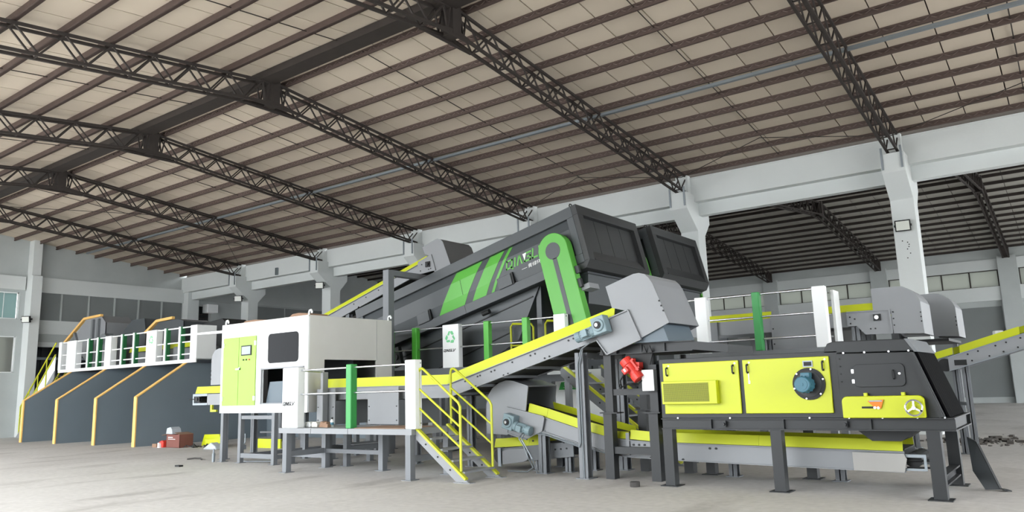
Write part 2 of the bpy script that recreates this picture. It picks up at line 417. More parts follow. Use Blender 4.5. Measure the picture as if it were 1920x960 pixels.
def purlin_mb(): return MB().box(GX, XR, -.03, .03, -.15, -.10).box(GX, XR, -.03, .03, -.045, 0).box(GX, XR, -.012, .012, -.10, -.045)
lac = MB(); x = GX
while x < XR-.3:
    lac.bar((x, -.022, -.115), (x+.15, -.022, -.03), .014, .014); lac.bar((x+.15, -.022, -.03), (x+.3, -.022, -.115), .014, .014); x += .3
PY = [11.3+.9*i for i in range(13)]
p0 = make('purlin', purlin_mb(), 'purlin', ceiling); l0 = make('lacing', lac, 'lacing', p0)
p0.location = (0, PY[0], roofz(PY[0]))
for y in PY[1:]:
    c = clone(p0, ceiling, (0, y, roofz(y))); clone(l0, c, (0, 0, 0))
s0 = make('purlin', MB().box(GX, XR, -.035, .035, -.16, 0).box(GX, XR, -.06, .035, -.16, -.145), 'purlin', ceiling)
LY = [2*RY-y for y in PY]
s0.location = (0, LY[0], roofz(LY[0]))
for y in LY[1:]: clone(s0, ceiling, (0, y, roofz(y)))
make('ridge_channel', MB().box(GX, XR, 10.50, 10.92, RZ-.24, RZ-.20).box(GX, XR, 10.50, 10.53, RZ-.20, RZ-.06).box(GX, XR, 10.89, 10.92, RZ-.20, RZ-.02), 'steel', ceiling)
make('cable_duct', MB().box(GX+1, XR, 16.72, 16.82, 8.45, 8.52), 'galv', ceiling)
for a, b in zip(TX, TX[1:]):
    m_ = (a+b)/2
    make('sag_rod', MB().cyl((m_, RY+.3, roofz(RY+.3)-.06), (m_, 22.1, roofz(22.1)-.06), .012, 6), 'steel', ceiling)
    make('sag_rod', MB().cyl((m_, FY+.3, roofz(FY+.3)-.06), (m_, RY-.3, roofz(RY-.3)-.06), .012, 6), 'steel', ceiling)
for xa, ya, xb, yb in ((-33, 11.3, -26.85, 16.7), (-33, 16.7, -26.85, 11.3), (-33, 16.7, -26.85, 22.0), (-33, 22.0, -26.85, 16.7), (-15.3, 22, -12.2, 20.3), (-12.2, 20.3, -9.4, 22), (-9.4, 22, -6.3, 20.3), (-6.3, 20.3, -3.3, 22), (-3.3, 22, 0, 20.3)):
    make('tie_rod', MB().cyl((xa, ya, roofz(ya)-.22), (xb, yb, roofz(yb)-.22), .011, 6), 'steel', ceiling)
# second hall roof
R2, E2 = 34.4, 46.35
S2 = (RZ-7.98)/(E2-R2)
def roof2(y): return RZ-S2*abs(y-R2)
c2 = slope_box(R2, RZ+.07, E2+.3, roof2(E2+.3)+.07, GX-.3, XR+.3, .04); q = slope_box(22.5, roof2(22.5)+.0, R2, RZ, GX-.3, XR+.3, .1); c2.add(q.v, q.f)
ceil2 = struct('ceiling_2', c2, 'deck')
panel_row(slope_box(R2, RZ, E2, roof2(E2), .012, PW-.012, .04), ceil2, GX, XR, 'roofgrey')
s2_ = make('purlin', MB().box(GX, XR, -.035, .035, -.12, 0), 'steel', ceil2); s2_.location = (0, 34.8, roof2(34.8))
for i in range(1, 13):
    y = 34.8+.95*i; clone(s2_, ceil2, (0, y, roof2(y)))
for i in range(4):
    y = 33.8-.95*i; clone(s2_, ceil2, (0, y, roof2(y)))

# ------------------------------------------------------------------ roof trusses
CT = .12                                # half distance between the two lattice planes
def topz(y): return RZ-.16-SL*abs(y-RY)
def botz(y): return 8.60-.1085*abs(y-RY)
def truss(name, label, x, separate=True, ry=RY, yshift=0, half=11.15, sides=(-1, 1), group=None):
    t = thing(name, label, 'roof truss', (x, ry, botz(RY)), group)
    def P(sx, d, y): return (x+sx*CT, ry+d*(y-RY), 0)
    for d in sides:
        for sx in (-1, 1):
            mk = lambda y, z: (x+sx*CT, ry+d*(y-RY), z)
            make('top_chord', MB().bar(mk(RY+.1, topz(RY+.1)-.035), mk(RY+half, topz(RY+half)-.035), .05, .06), 'steel', t)
            make('bottom_chord', MB().bar(mk(RY+.1, botz(RY+.1)+.01), mk(RY+1.2, botz(RY+1.2)), .055, .06).bar(mk(RY+1.2, botz(RY+1.2)), mk(RY+half, botz(RY+half)), .055, .06), 'steel', t)
            n = 12; joined = MB(); protos = None
            for i in range(-1, n):
                a = 11.3+.9*i; 
                y0, y1, y2 = (a, a+.45, a+.9)
                if i == -1: y0 = RY+.12
                pr = ((y0, topz(y0)-.05, y1, botz(y1)), (y1, botz(y1), y2, topz(y2)-.05))
                if i == -1: pr = (pr[1],) if False else ((RY+.15, topz(RY+.15)-.05, RY+.25, botz(RY+.25)), (RY+.25, botz(RY+.25), 11.3, topz(11.3)-.05))
                if not separate:
                    for ya, za, yb, zb in pr: joined.bar(mk(ya, za), mk(yb, zb), .035, .035)
                elif i == -1 or protos is None:
                    obs = [make('web_bar', MB().bar(mk(ya, za), mk(yb, zb), .032, .032), 'steel', t) for ya, za, yb, zb in pr]
                    if i == 0: protos = obs
                else:
                    for o in protos: clone(o, t, (0, d*.9*i, -SL*.9*i))
            if not separate: o = make('web', joined, 'steel', t)
        # cross battens between the two planes
        if separate:
            b0 = make('batten', MB().bar((x-CT, ry+d*(11.75-RY), botz(11.75)), (x+CT, ry+d*(11.75-RY), botz(11.75)), .03, .03), 'steel', t)
            for i in range(1, 12): clone(b0, t, (0, d*.9*i, -SL*.9*i))
        ye = RY+half
        make('end_post', MB().box(x-CT-.05, x+CT+.05, ry+d*(half-.08), ry+d*half, botz(ye)-.02, topz(ye)), 'steel', t)
    make('ridge_plate', MB().box(x-CT-.05, x+CT+.05, ry-.13, ry+.13, botz(RY)-.06, topz(RY)+.02), 'steel', t)
    g = MB()
    for sx in (-1, 1): g.prism([(ry-.8, botz(RY+.8)-.03), (ry+.8, botz(RY+.8)-.03), (ry+.2, botz(RY)+.03), (ry-.2, botz(RY)+.03)], 'x', x+sx*CT-.01+sx*.035, x+sx*CT+.01+sx*.035)
    make('gusset', g, 'steel', t)
    return t
ORD = ['first', 'second', 'third', 'fourth', 'fifth', 'sixth']
t0 = None
for k, x in enumerate(TX[:6]):
    lab = 'brown steel lattice roof truss, %s from the gable wall with the grey panels' % ORD[k]
    if t0 is None: t0 = truss('roof_truss', lab, x, True, group='lattice roof trusses of the main hall')
    else:
        c = clone_tree(t0, None, (x-TX[0], 0, 0)); c['label'] = lab
for k, x in enumerate([-20.5, -14.45, -8.4, -2.35]):
    truss('roof_truss', 'dark lattice roof truss in the second hall, %s from the hall end beside the windows' % ['fourth', 'third', 'second', 'first'][k], x, False, ry=R2, half=11.6, sides=(-1, 1), group='trusses of the second hall')

# ------------------------------------------------------------------ columns and flood lights
CY0, CY1 = 22.36, 22.92
cprof = [(CY0, 0), (CY1, 0), (CY1, 6.1), (23.35, 6.55), (23.35, 6.95), (22.62, 6.95), (22.62, 7.34), (21.62, 7.34), (21.62, 6.82), (CY0, 6.2)]
for k, x in enumerate(TX[:6]):
    c = thing('concrete_column', 'white concrete column with flared head, %s from the gable wall' % ORD[k], 'column', (x, CY0, 0), 'concrete columns between the halls')
    make('shaft', MB().prism(cprof, 'x', x-.29, x+.29), 'plaster', c, bevel=.012)
    make('bearing_block', MB().box(x-.2, x+.2, 22.0, 22.22, 7.34, 7.95), 'plaster', c)
    br = MB().box(x-.27, x-.22, 21.58, 21.62, 6.9, 7.5).box(x+.2, x+.25, 21.58, 21.62, 6.9, 7.5)
    make('anchor_strap', br, 'galv', c)
gc = thing('concrete_column', 'white concrete wall column beside the two windows of the gable wall', 'column', (-38.3, 14.8, 0))
make('shaft', MB().box(GX, -37.95, 14.62, 15.05, 0, 7.25).box(GX, -38.1, 14.64, 15.02, 7.25, roofz(14.6)-.02), 'plaster', gc, bevel=.012)
def flood(x, y, z, label, tilt=.2, s=1.0, turn=.6):
    t = thing('flood_light', label, 'flood light', (x, y, z), 'flood lights on the columns')
    mt = Matrix.Translation((x, y, z)) @ Matrix.Rotation(turn, 4, 'Z') @ Matrix.Rotation(tilt, 4, 'X')
    make('housing', MB().box(-.19*s, .19*s, .0, .09, -.15*s, .15*s).xf(mt), 'black', t, bevel=.01)
    make('lens', MB().box(-.16*s, .16*s, -.012, .0, -.12*s, .12*s).xf(mt), 'lens', t)
    make('bracket', MB().box(-.21*s, -.19*s, -.02, .16, -.03, .03).box(.19*s, .21*s, -.02, .16, -.03, .03).box(-.21*s, .21*s, .14, .17, -.03, .03).xf(mt), 'black', t)
    return t
flood(-3.32, 22.16, 5.45, 'black flood light on the column nearest the big window strip', .2, 1.0, .1)
flood(-26.65, 21.80, 6.24, 'black flood light under the head of the second column from the gable wall', .15)
flood(-32.75, 21.80, 6.22, 'black flood light under the head of the column nearest the gable wall', .15)
flood(-37.85, 14.42, 5.2, 'black flood light on the wall column beside the gable windows', .15)

hole_col = [o for o in bpy.data.objects if o.name.startswith('concrete_column') and 'sixth' in o.get('label', '')][0]
h0 = None
for dx, z in ((-.10, 5.07), (.02, 5.02), (.05, 4.96), (.04, 4.90), (.0, 4.84), (.06, 4.72), (-.02, 4.6)):
    make('anchor_hole', MB().cyl((-3.3+dx, CY0-.001, z), (-3.3+dx, CY0-.006, z), .016, 8), 'black', hole_col)
# ------------------------------------------------------------------ shared machine pieces
def bolts(parent, pts, n=(0, -1, 0), r=.014, m='black', name='bolt'):
    n = Vector(n); p0 = None
    for p in pts:
        p = Vector(p)
        if p0 is None:
            p0 = make(name, MB().cyl(p, p+n*.012, r, 6), m, parent); b0 = p
        else: clone(p0, parent, p0.location+(p-b0))
def hleg(name, parent, x, y, z0, z1, m='leggrey', w=.13, plate=True):
    b = MB().box(x-w/2, x+w/2, y-w/2, y-w/2+.015, z0+.015, z1).box(x-w/2, x+w/2, y+w/2-.015, y+w/2, z0+.015, z1).box(x-.008, x+.008, y-w/2, y+w/2, z0+.015, z1)
    if plate: b.box(x-w*.8, x+w*.8, y-w*.8, y+w*.8, z0, z0+.015)
    return make(name, b, m, parent)
def sqleg(name, parent, x, y, z0, z1, w=.1, m='leggrey', plate=True, d=None):
    d = d or w
    b = MB().box(x-w/2, x+w/2, y-d/2, y+d/2, z0+(.012 if plate else 0), z1)
    if plate: b.box(x-w*.9, x+w*.9, y-d*.9, y+d*.9, z0, z0+.012)
    return make(name, b, m, parent)
def strip(pts_top, pts_bot, y0, y1): return MB().prism(list(pts_top)+list(reversed(pts_bot)), 'y', y0, y1)
def arc(cx, cz, r, a0, a1, n=8): return [(cx+r*math.cos(math.radians(a0+(a1-a0)*i/n)), cz+r*math.sin(math.radians(a0+(a1-a0)*i/n))) for i in range(n+1)]
def offset_poly(poly, d):       # inward shrink about the centroid, good enough for thin shells
    cx = sum(p[0] for p in poly)/len(poly); cz = sum(p[1] for p in poly)/len(poly)
    return [(p[0]+(cx-p[0])*d, p[1]+(cz-p[1])*d) for p in poly]
def hood(parent, poly, y0, y1, m='grey', skip=(), t=.02, names=('side_panel', 'cover')):
    """open sheet-metal hood: two side panels and a wrap-around cover along poly except edges in skip"""
    a = make(names[0], MB().prism(poly, 'y', y0, y0+t), m, parent); make(names[0], MB().prism(poly, 'y', y1-t, y1), m, parent)
    cv = MB(); n = len(poly)
    vs = []; 
    cx = sum(p[0] for p in poly)/n; cz = sum(p[1] for p in poly)/n
    for i in range(n):
        if i in skip: continue
        p, q = poly[i], poly[(i+1) % n]
        d = Vector((q[0]-p[0], q[1]-p[1])); nn = Vector((-d.y, d.x)).normalized()
        if nn.dot(Vector((cx-p[0], cz-p[1]))) < 0: nn = -nn
        cv.prism([p, q, (q[0]+nn.x*t, q[1]+nn.y*t), (p[0]+nn.x*t, p[1]+nn.y*t)], 'y', y0+.002, y1-.002)
    make(names[1], cv, m, parent, smooth=True)
    return a
def gearmotor(name, label, x, y, z, ang, scale=1.0, flip=1):
    """geared motor on a conveyor side: bearing box with hub, motor can along the belt direction"""
    t = thing(name, label, 'motor', (x, y, z))
    mt = Matrix.Translation((x, y, z)) @ Matrix.Rotation(-ang, 4, 'Y') @ Matrix.Scale(scale, 4)
    make('gearbox', MB().box(-.13, .13, -.2, 0, -.15, .15).cyl((0, -.23, 0), (0, -.2, 0), .11, 16).xf(mt), 'motor', t, bevel=.012)
    make('hub', MB().cyl((0, -.25, 0), (0, -.228, 0), .065, 14).xf(mt), 'black', t)
    make('shaft_end', MB().cyl((0, -.275, 0), (0, -.248, 0), .03, 12).xf(mt), 'chrome', t)
    s = flip
    make('flange', MB().cyl((s*.13, -.1, -.05), (s*.2, -.1, -.05), .1, 14).xf(mt), 'motor', t)
    can = MB().cyl((s*.2, -.1, -.05), (s*.42, -.1, -.05), .085, 16)
    for i in range(10):
        a = i/10*2*math.pi; c, d = math.cos(a)*.09, math.sin(a)*.09
        can.bar((s*.21, -.1+c, -.05+d), (s*.41, -.1+c, -.05+d), .012, .012)
    make('motor_can', can.xf(mt), 'motor', t)
    make('fan_cowl', MB().cyl((s*.42, -.1, -.05), (s*.53, -.1, -.05), .095, 16).xf(mt), 'motor', t, bevel=.01)
    make('terminal_box', MB().box(s*.24, s*.36, -.24, -.16, -.11, .01).xf(mt), 'motor', t, bevel=.008)
    return t

# ------------------------------------------------------------------ yellow and charcoal separator on its stand
def separator():
    t = thing('separator', 'yellow and charcoal separator machine with a teal fan motor and hand wheel', 'machine', (-3.3, 11.4, 0))
    Y0, Y1 = 10.78, 12.3
    make('cabinet', MB().box(-5.18, -2.58, Y0, Y1, .98, 1.86), 'dark', t, bevel=.006)
    for x0, x1, lock in ((-5.11, -3.93, -3.98), (-3.87, -2.69, -2.74)):
        p = make('door', MB().box(x0, x1, Y0-.03, Y0, 1.045, 1.795), 'yellow', t, bevel=.008)
        for hx in (x0+.07, x1-.08):
            make('handle', MB().tube([(hx, Y0-.03, 1.61), (hx, Y0-.07, 1.62), (hx, Y0-.07, 1.72), (hx, Y0-.03, 1.73)], .009, 6).box(hx-.014, hx+.014, Y0-.034, Y0-.03, 1.6, 1.63).box(hx-.014, hx+.014, Y0-.034, Y0-.03, 1.71, 1.74), 'black', p)
            make('lock', MB().cyl((hx+.03, Y0-.03, 1.755), (hx+.03, Y0-.036, 1.755), .012, 8), 'chrome', p)
        if x0 < -4:
            g = make('vent_box', MB().box(-5.10, -4.24, Y0-.13, Y0-.03, 1.19, 1.525), 'yellow', p, bevel=.006)
            make('vent_mesh', MB().box(-5.07, -4.36, Y0-.134, Y0-.128, 1.225, 1.495), 'perf', g)
        else:
            make('key', MB().box(-3.795, -3.785, Y0-.034, Y0-.03, 1.5, 1.6).box(-3.80, -3.775, Y0-.034, Y0-.03, 1.46, 1.5), 'chrome', p)
            d = make('display', MB().box(-3.03, -2.90, Y0-.04, Y0-.03, 1.66, 1.745), 'galv', p); make('screen', MB().box(-3.015, -2.915, Y0-.043, Y0-.039, 1.675, 1.73), 'black', d)
            cx, cz = -2.97, 1.435
            r = MB().cyl((cx, Y0-.03, cz), (cx, Y0-.05, cz), .215, 32)
            fr = make('fan_housing', r, 'black', p, smooth=True)
            make('fan_inner', MB().cyl((cx, Y0-.05, cz), (cx, Y0-.056, cz), .17, 28), 'dark', p)
            bolts(p, [(cx+.2*math.cos(a*math.pi/3+.3), Y0-.05, cz+.2*math.sin(a*math.pi/3+.3)) for a in range(6)], r=.012, m='chrome')
    mo = make('fan_motor', MB().cyl((-2.99, Y0-.056, 1.43), (-2.99, Y0-.30, 1.43), .105, 20), 'teal', t, bevel=.012, smooth=True)
    ribs = MB()
    for i in range(14):
        a = i/14*2*math.pi; ribs.bar((-2.99+.108*math.cos(a), Y0-.08, 1.43+.108*math.sin(a)), (-2.99+.108*math.cos(a), Y0-.24, 1.43+.108*math.sin(a)), .01, .016)
    make('cooling_rib', ribs, 'teal', mo)
    make('terminal_box', MB().box(-3.03, -2.91, Y0-.2, Y0-.08, 1.52, 1.585), 'teal', mo, bevel=.008)
    make('fan_grille', MB().cyl((-2.99, Y0-.302, 1.43), (-2.99, Y0-.306, 1.43), .07, 18).cyl((-2.99, Y0-.3, 1.43), (-2.99, Y0-.314, 1.43), .02, 10), 'teal', mo)
    # sloped discharge end
    make('discharge_body', MB().prism([(-2.6, .98), (-1.40, .98), (-1.67, 1.80), (-2.6, 1.82)], 'y', Y0-.005, Y1), 'dark', t, bevel=.006)
    sf = MB().bar((-1.44, Y0-.02, .985), (-1.70, Y0-.02, 1.79), .05, .035, (0, 1, 0)); sf2 = MB().bar((-1.44, Y1, .985), (-1.70, Y1, 1.79), .05, .035, (0, 1, 0))
    make('corner_angle', sf, 'dark', t); make('corner_angle', sf2, 'dark', t)
    for i in range(9):
        y = Y0+.08+i*.158
        make('curtain_strip', MB().prism([(-1.385, .985), (-1.36, .985), (-1.635, 1.80), (-1.66, 1.80)], 'y', y, y+.148), 'curtain', t)
    cap = [(-2.77, 1.83), (-1.66, 1.81), (-1.75, 1.97), (-2.62, 1.985), (-2.70, 1.96)]
    make('top_cover', MB().prism(cap, 'y', Y0+.0, Y1), 'dark', t, bevel=.012)
    make('end_flap', MB().prism([(-1.66, 1.80), (-1.62, 1.80), (-1.72, 1.97), (-1.76, 1.97)], 'y', Y0, Y1), 'greymid', t)
    hx0, hx1, hz0, hz1 = -2.40, -1.79, 1.375, 1.665
    rr = .06
    pol = arc(hx1-rr, hz1-rr, rr, 0, 90, 4)+arc(hx0+rr, hz1-rr, rr, 90, 180, 4)+arc(hx0+rr, hz0+rr, rr, 180, 270, 4)+arc(hx1-rr, hz0+rr, rr, 270, 360, 4)
    h = make('hatch', MB().prism(pol, 'y', Y0-.03, Y0-.005), 'dark', t, bevel=.004)
    make('handle', MB().tube([(-1.92, Y0-.03, 1.47), (-1.92, Y0-.07, 1.48), (-1.92, Y0-.07, 1.57), (-1.92, Y0-.03, 1.58)], .009, 6), 'black', h)
    make('lock', MB().cyl((-1.85, Y0-.03, 1.535), (-1.85, Y0-.038, 1.535), .015, 10), 'chrome', h)
    for z in (1.58, 1.45): make('hinge', MB().box(-2.42, -2.39, Y0-.038, Y0-.02, z-.025, z+.025), 'chrome', h)
    gx0, gx1, gz0, gz1 = -2.56, -1.60, .985, 1.26; rr = .07
    pol = [(gx1, gz0)]+arc(gx1-rr, gz1-rr, rr, 0, 90, 5)+arc(gx0+rr, gz1-rr, rr, 90, 180, 5)+[(gx0, gz0)]
    g = make('belt_guard', MB().prism(pol, 'y', Y0-.11, Y0-.005), 'yellow', t, bevel=.01)
    make('slot', MB().box(-2.32, -2.13, Y0-.114, Y0-.109, 1.105, 1.13), 'black', g)
    make('pointer', MB().prism([(-2.24, 1.20), (-2.05, 1.215), (-2.09, 1.105), (-2.16, 1.105)], 'y', Y0-.135, Y0-.12), 'orange', g)
    make('pointer_shim', MB().box(-2.22, -2.07, Y0-.138, Y0-.134, 1.19, 1.205), 'galv', g)
    bolts(g, [(-2.16, Y0-.13, 1.115), (-2.12, Y0-.13, 1.112)], r=.018, m='chrome', name='knob')
    for x in (-2.27, -1.83): make('latch', MB().box(x-.02, x+.02, Y0-.08, Y0-.02, 1.25, 1.30), 'yellow', g)
    hw = MB(); c = (-1.71, Y0-.17, 1.11)
    hw.tube([(c[0]+.095*math.cos(a/20*2*math.pi), c[1], c[2]+.095*math.sin(a/20*2*math.pi)) for a in range(21)], .012, 6)
    for a in (90, 210, 330): hw.bar(c, (c[0]+.09*math.cos(math.radians(a)), c[1], c[2]+.09*math.sin(math.radians(a))), .022, .014, (0, 1, 0))
    hw.cyl((c[0], c[1]-.02, c[2]), (c[0], Y0-.11, c[2]), .024, 10)
    w = make('hand_wheel', hw, 'chrome', t); make('grip', MB().cyl((c[0]+.085, c[1]-.06, c[2]-.035), (c[0]+.085, c[1], c[2]-.035), .012, 8), 'black', w)
    # base frame
    def ibeam(name, x0, x1, y, z0, z1, along='x'):
        if along == 'x': b = MB().box(x0, x1, y-.05, y+.05, z0, z0+.015).box(x0, x1, y-.05, y+.05, z1-.015, z1).box(x0, x1, y-.008, y+.008, z0, z1)
        else: b = MB().box(y-.05, y+.05, x0, x1, z0, z0+.015).box(y-.05, y+.05, x0, x1, z1-.015, z1).box(y-.008, y+.008, x0, x1, z0, z1)
        return make(name, b, 'dark', t)
    ibeam('base_beam', -5.18, -1.30, 10.79, .82, .98); ibeam('base_beam', -5.18, -1.30, 12.33, .82, .98)
    ibeam('base_beam', 10.84, 12.28, -1.35, .82, .98, 'y'); ibeam('base_beam', 10.84, 12.28, -5.12, .82, .98, 'y')
    for x in (-4.4, -3.36, -2.25): make('stiffener', MB().box(x-.006, x+.006, 10.74, 10.79, .835, .965), 'dark', t)
    for x in (-4.2, -2.56): make('lifting_lug', MB().box(x-.03, x+.03, 10.72, 10.745, .86, .95).cyl((x, 10.73, .9), (x, 10.69, .9), .022, 10), 'dark', t)
    for x in (-5.08, -3.47, -1.55):
        for y in (10.79, 12.33):
            sqleg('leg', t, x, y, 0, .82, .15, 'dark', True)
    make('stretcher', MB().box(-1.61, -1.49, 10.86, 12.26, .26, .28).box(-1.555, -1.545, 10.86, 12.26, .16, .26).box(-1.61, -1.49, 10.86, 12.26, .14, .16), 'dark', t)
    make('stretcher', MB().box(-5.02, -4.14, 12.29, 12.37, .30, .40), 'dark', t); make('stretcher', MB().box(-3.4, -2.6, 12.29, 12.37, .30, .40), 'dark', t)
    make('hopper_outlet', MB().prism([(-2.55, .82), (-1.75, .82), (-2.0, .66), (-2.35, .66)], 'y', 11.2, 11.9), 'dark', t)
    bolts(t, [(x, 10.735, .985) for x in (-4.9, -4.1, -3.0, -2.5, -2.1, -1.7, -1.4)], (0, -1, 0), .013, 'chrome')
    bolts(t, [(x, Y0-.005, 1.825-.01*(x+2.55)) for x in (-2.5, -2.24, -1.95, -1.72)], (0, -1, 0), .013, 'chrome')
    bolts(t, [(-2.56, Y0-.005, z) for z in (1.75, 1.65, 1.55, 1.45)], (0, -1, 0), .01, 'black')
separator()

# ------------------------------------------------------------------ vibrating feeder on its charcoal stand
def feeder():
    t = thing('vibrating_feeder', 'charcoal vibrating feeder tray on a tall steel stand beside the red motor', 'machine', (-5.9, 11.6, 0))
    for y in (11.2, 12.42):
        sqleg('leg', t, -6.32, y, 0, 1.04, .16, 'dark', False); sqleg('leg', t, -5.50, y, 0, 1.04, .16, 'dark', False)
        make('stretcher', MB().box(-6.24, -5.58, y-.05, y+.05, .40, .51), 'dark', t)
        make('cap_plate', MB().box(-6.44, -6.12, y-.12, y+.12, 1.04, 1.06), 'dark', t); make('cap_plate', MB().box(-5.66, -5.36, y-.12, y+.12, 1.04, 1.06), 'dark', t)
        sqleg('post', t, -6.28, y, 1.06, 1.99, .14, 'dark', False); sqleg('post', t, -5.47, y, 1.06, 1.80, .14, 'dark', False)
        make('stretcher', MB().box(-6.21, -5.54, y-.05, y+.05, 1.33, 1.43), 'dark', t)
        make('spring_mount', MB().cyl((-5.50, y, 1.80), (-5.50, y, 1.98), .05, 12), 'black', t)
    for y in (11.2, 12.42):
        for x in (-6.28, -5.50):
            for dx in (-.05, .05): make('gusset', MB().prism([(x+dx-.04, 1.99), (x+dx+.04, 1.99), (x+dx, 2.10)], 'y', y-.16, y-.135), 'black', t)
    make('tray_beam', MB().box(-6.36, -4.75, 11.12, 11.14, 1.99, 2.13).box(-6.36, -4.75, 11.08, 11.18, 2.13, 2.145).box(-6.36, -4.75, 11.08, 11.18, 1.985, 2.0), 'dark', t)
    make('tray_beam', MB().box(-6.36, -4.75, 12.42, 12.44, 1.99, 2.13), 'dark', t)
    make('tray_floor', MB().box(-6.34, -4.6, 11.14, 12.42, 2.0, 2.02), 'black', t)
    make('tray_end', MB().box(-6.36, -6.34, 11.14, 12.42, 2.0, 2.13), 'dark', t)
    for x in (-6.08, -5.62, -5.22): make('rib', MB().box(x-.008, x+.008, 11.085, 11.12, 2.0, 2.13), 'dark', t)
    make('tray_lip', MB().prism([(-4.75, 2.0), (-4.2, 1.93), (-4.2, 2.05), (-4.75, 2.13)], 'y', 11.12, 12.2), 'dark', t)
    make('motor_bracket', MB().prism([(-5.95, 2.0), (-5.45, 2.0), (-5.55, 1.66), (-5.72, 1.6)], 'y', 11.14, 11.17), 'black', t)
    sw = solo('control_box', MB().box(-5.60, -5.39, 11.0, 11.125, 1.39, 1.72), 'white', 'small white control box on the post of the feeder stand', 'control box', (-5.5, 11.08, 1.39), bevel=.008)
    m = thing('vibration_motor', 'red vibration motor tilted under the feeder tray', 'motor', (-5.76, 10.99, 1.72))
    d = Vector((.2, 0, -.26)).normalized(); c = Vector((-5.755, 10.99, 1.735)); n = Vector((0, 1, 0))
    make('body', MB().cyl(c-d*.09, c+d*.09, .085, 18), 'red', m, smooth=True)
    make('end_cap', MB().cyl(c+d*.09, c+d*.2, .1, 18), 'red', m, bevel=.008); make('end_cap', MB().cyl(c-d*.2, c-d*.09, .1, 18), 'red', m, bevel=.008)
    a = d.cross(n)
    make('terminal_box', MB().bar(c-a*.05-n*.08-d*.02, c-a*.05-n*.15-d*.02, .11, .09, d), 'red', m, bevel=.008)
    make('name_plate', MB().bar(c-a*.05-n*.15-d*.02, c-a*.05-n*.154-d*.02, .03, .05, d), 'white', m)
    make('foot', MB().bar(c+a*.1-d*.1, c+a*.1+d*.1, .12, .03, a).bar(c+a*.02-d*.1, c+a*.14-d*.1, .1, .03).bar(c+a*.02+d*.06, c+a*.14+d*.06, .1, .03).bar(c+a*.1, c+a*.1+n*.14, .1, .1), 'red', m)
    solo('motor_cable', MB().tube([(-5.84, 10.87, 1.66), (-5.93, 10.9, 1.56), (-5.96, 11.0, 1.46), (-5.99, 11.02, 1.44), (-6.02, 11.02, 1.47), (-6.0, 11.02, 1.50), (-5.96, 11.0, 1.46), (-5.93, 10.98, 1.47), (-5.85, 10.98, 1.5), (-5.7, 10.98, 1.47), (-5.6, 11.0, 1.55), (-5.58, 11.05, 1.6)], .011, 6), 'black', 'black cable looping from the red motor to the white control box', 'cable', (-5.9, 10.98, 1.44))
feeder()

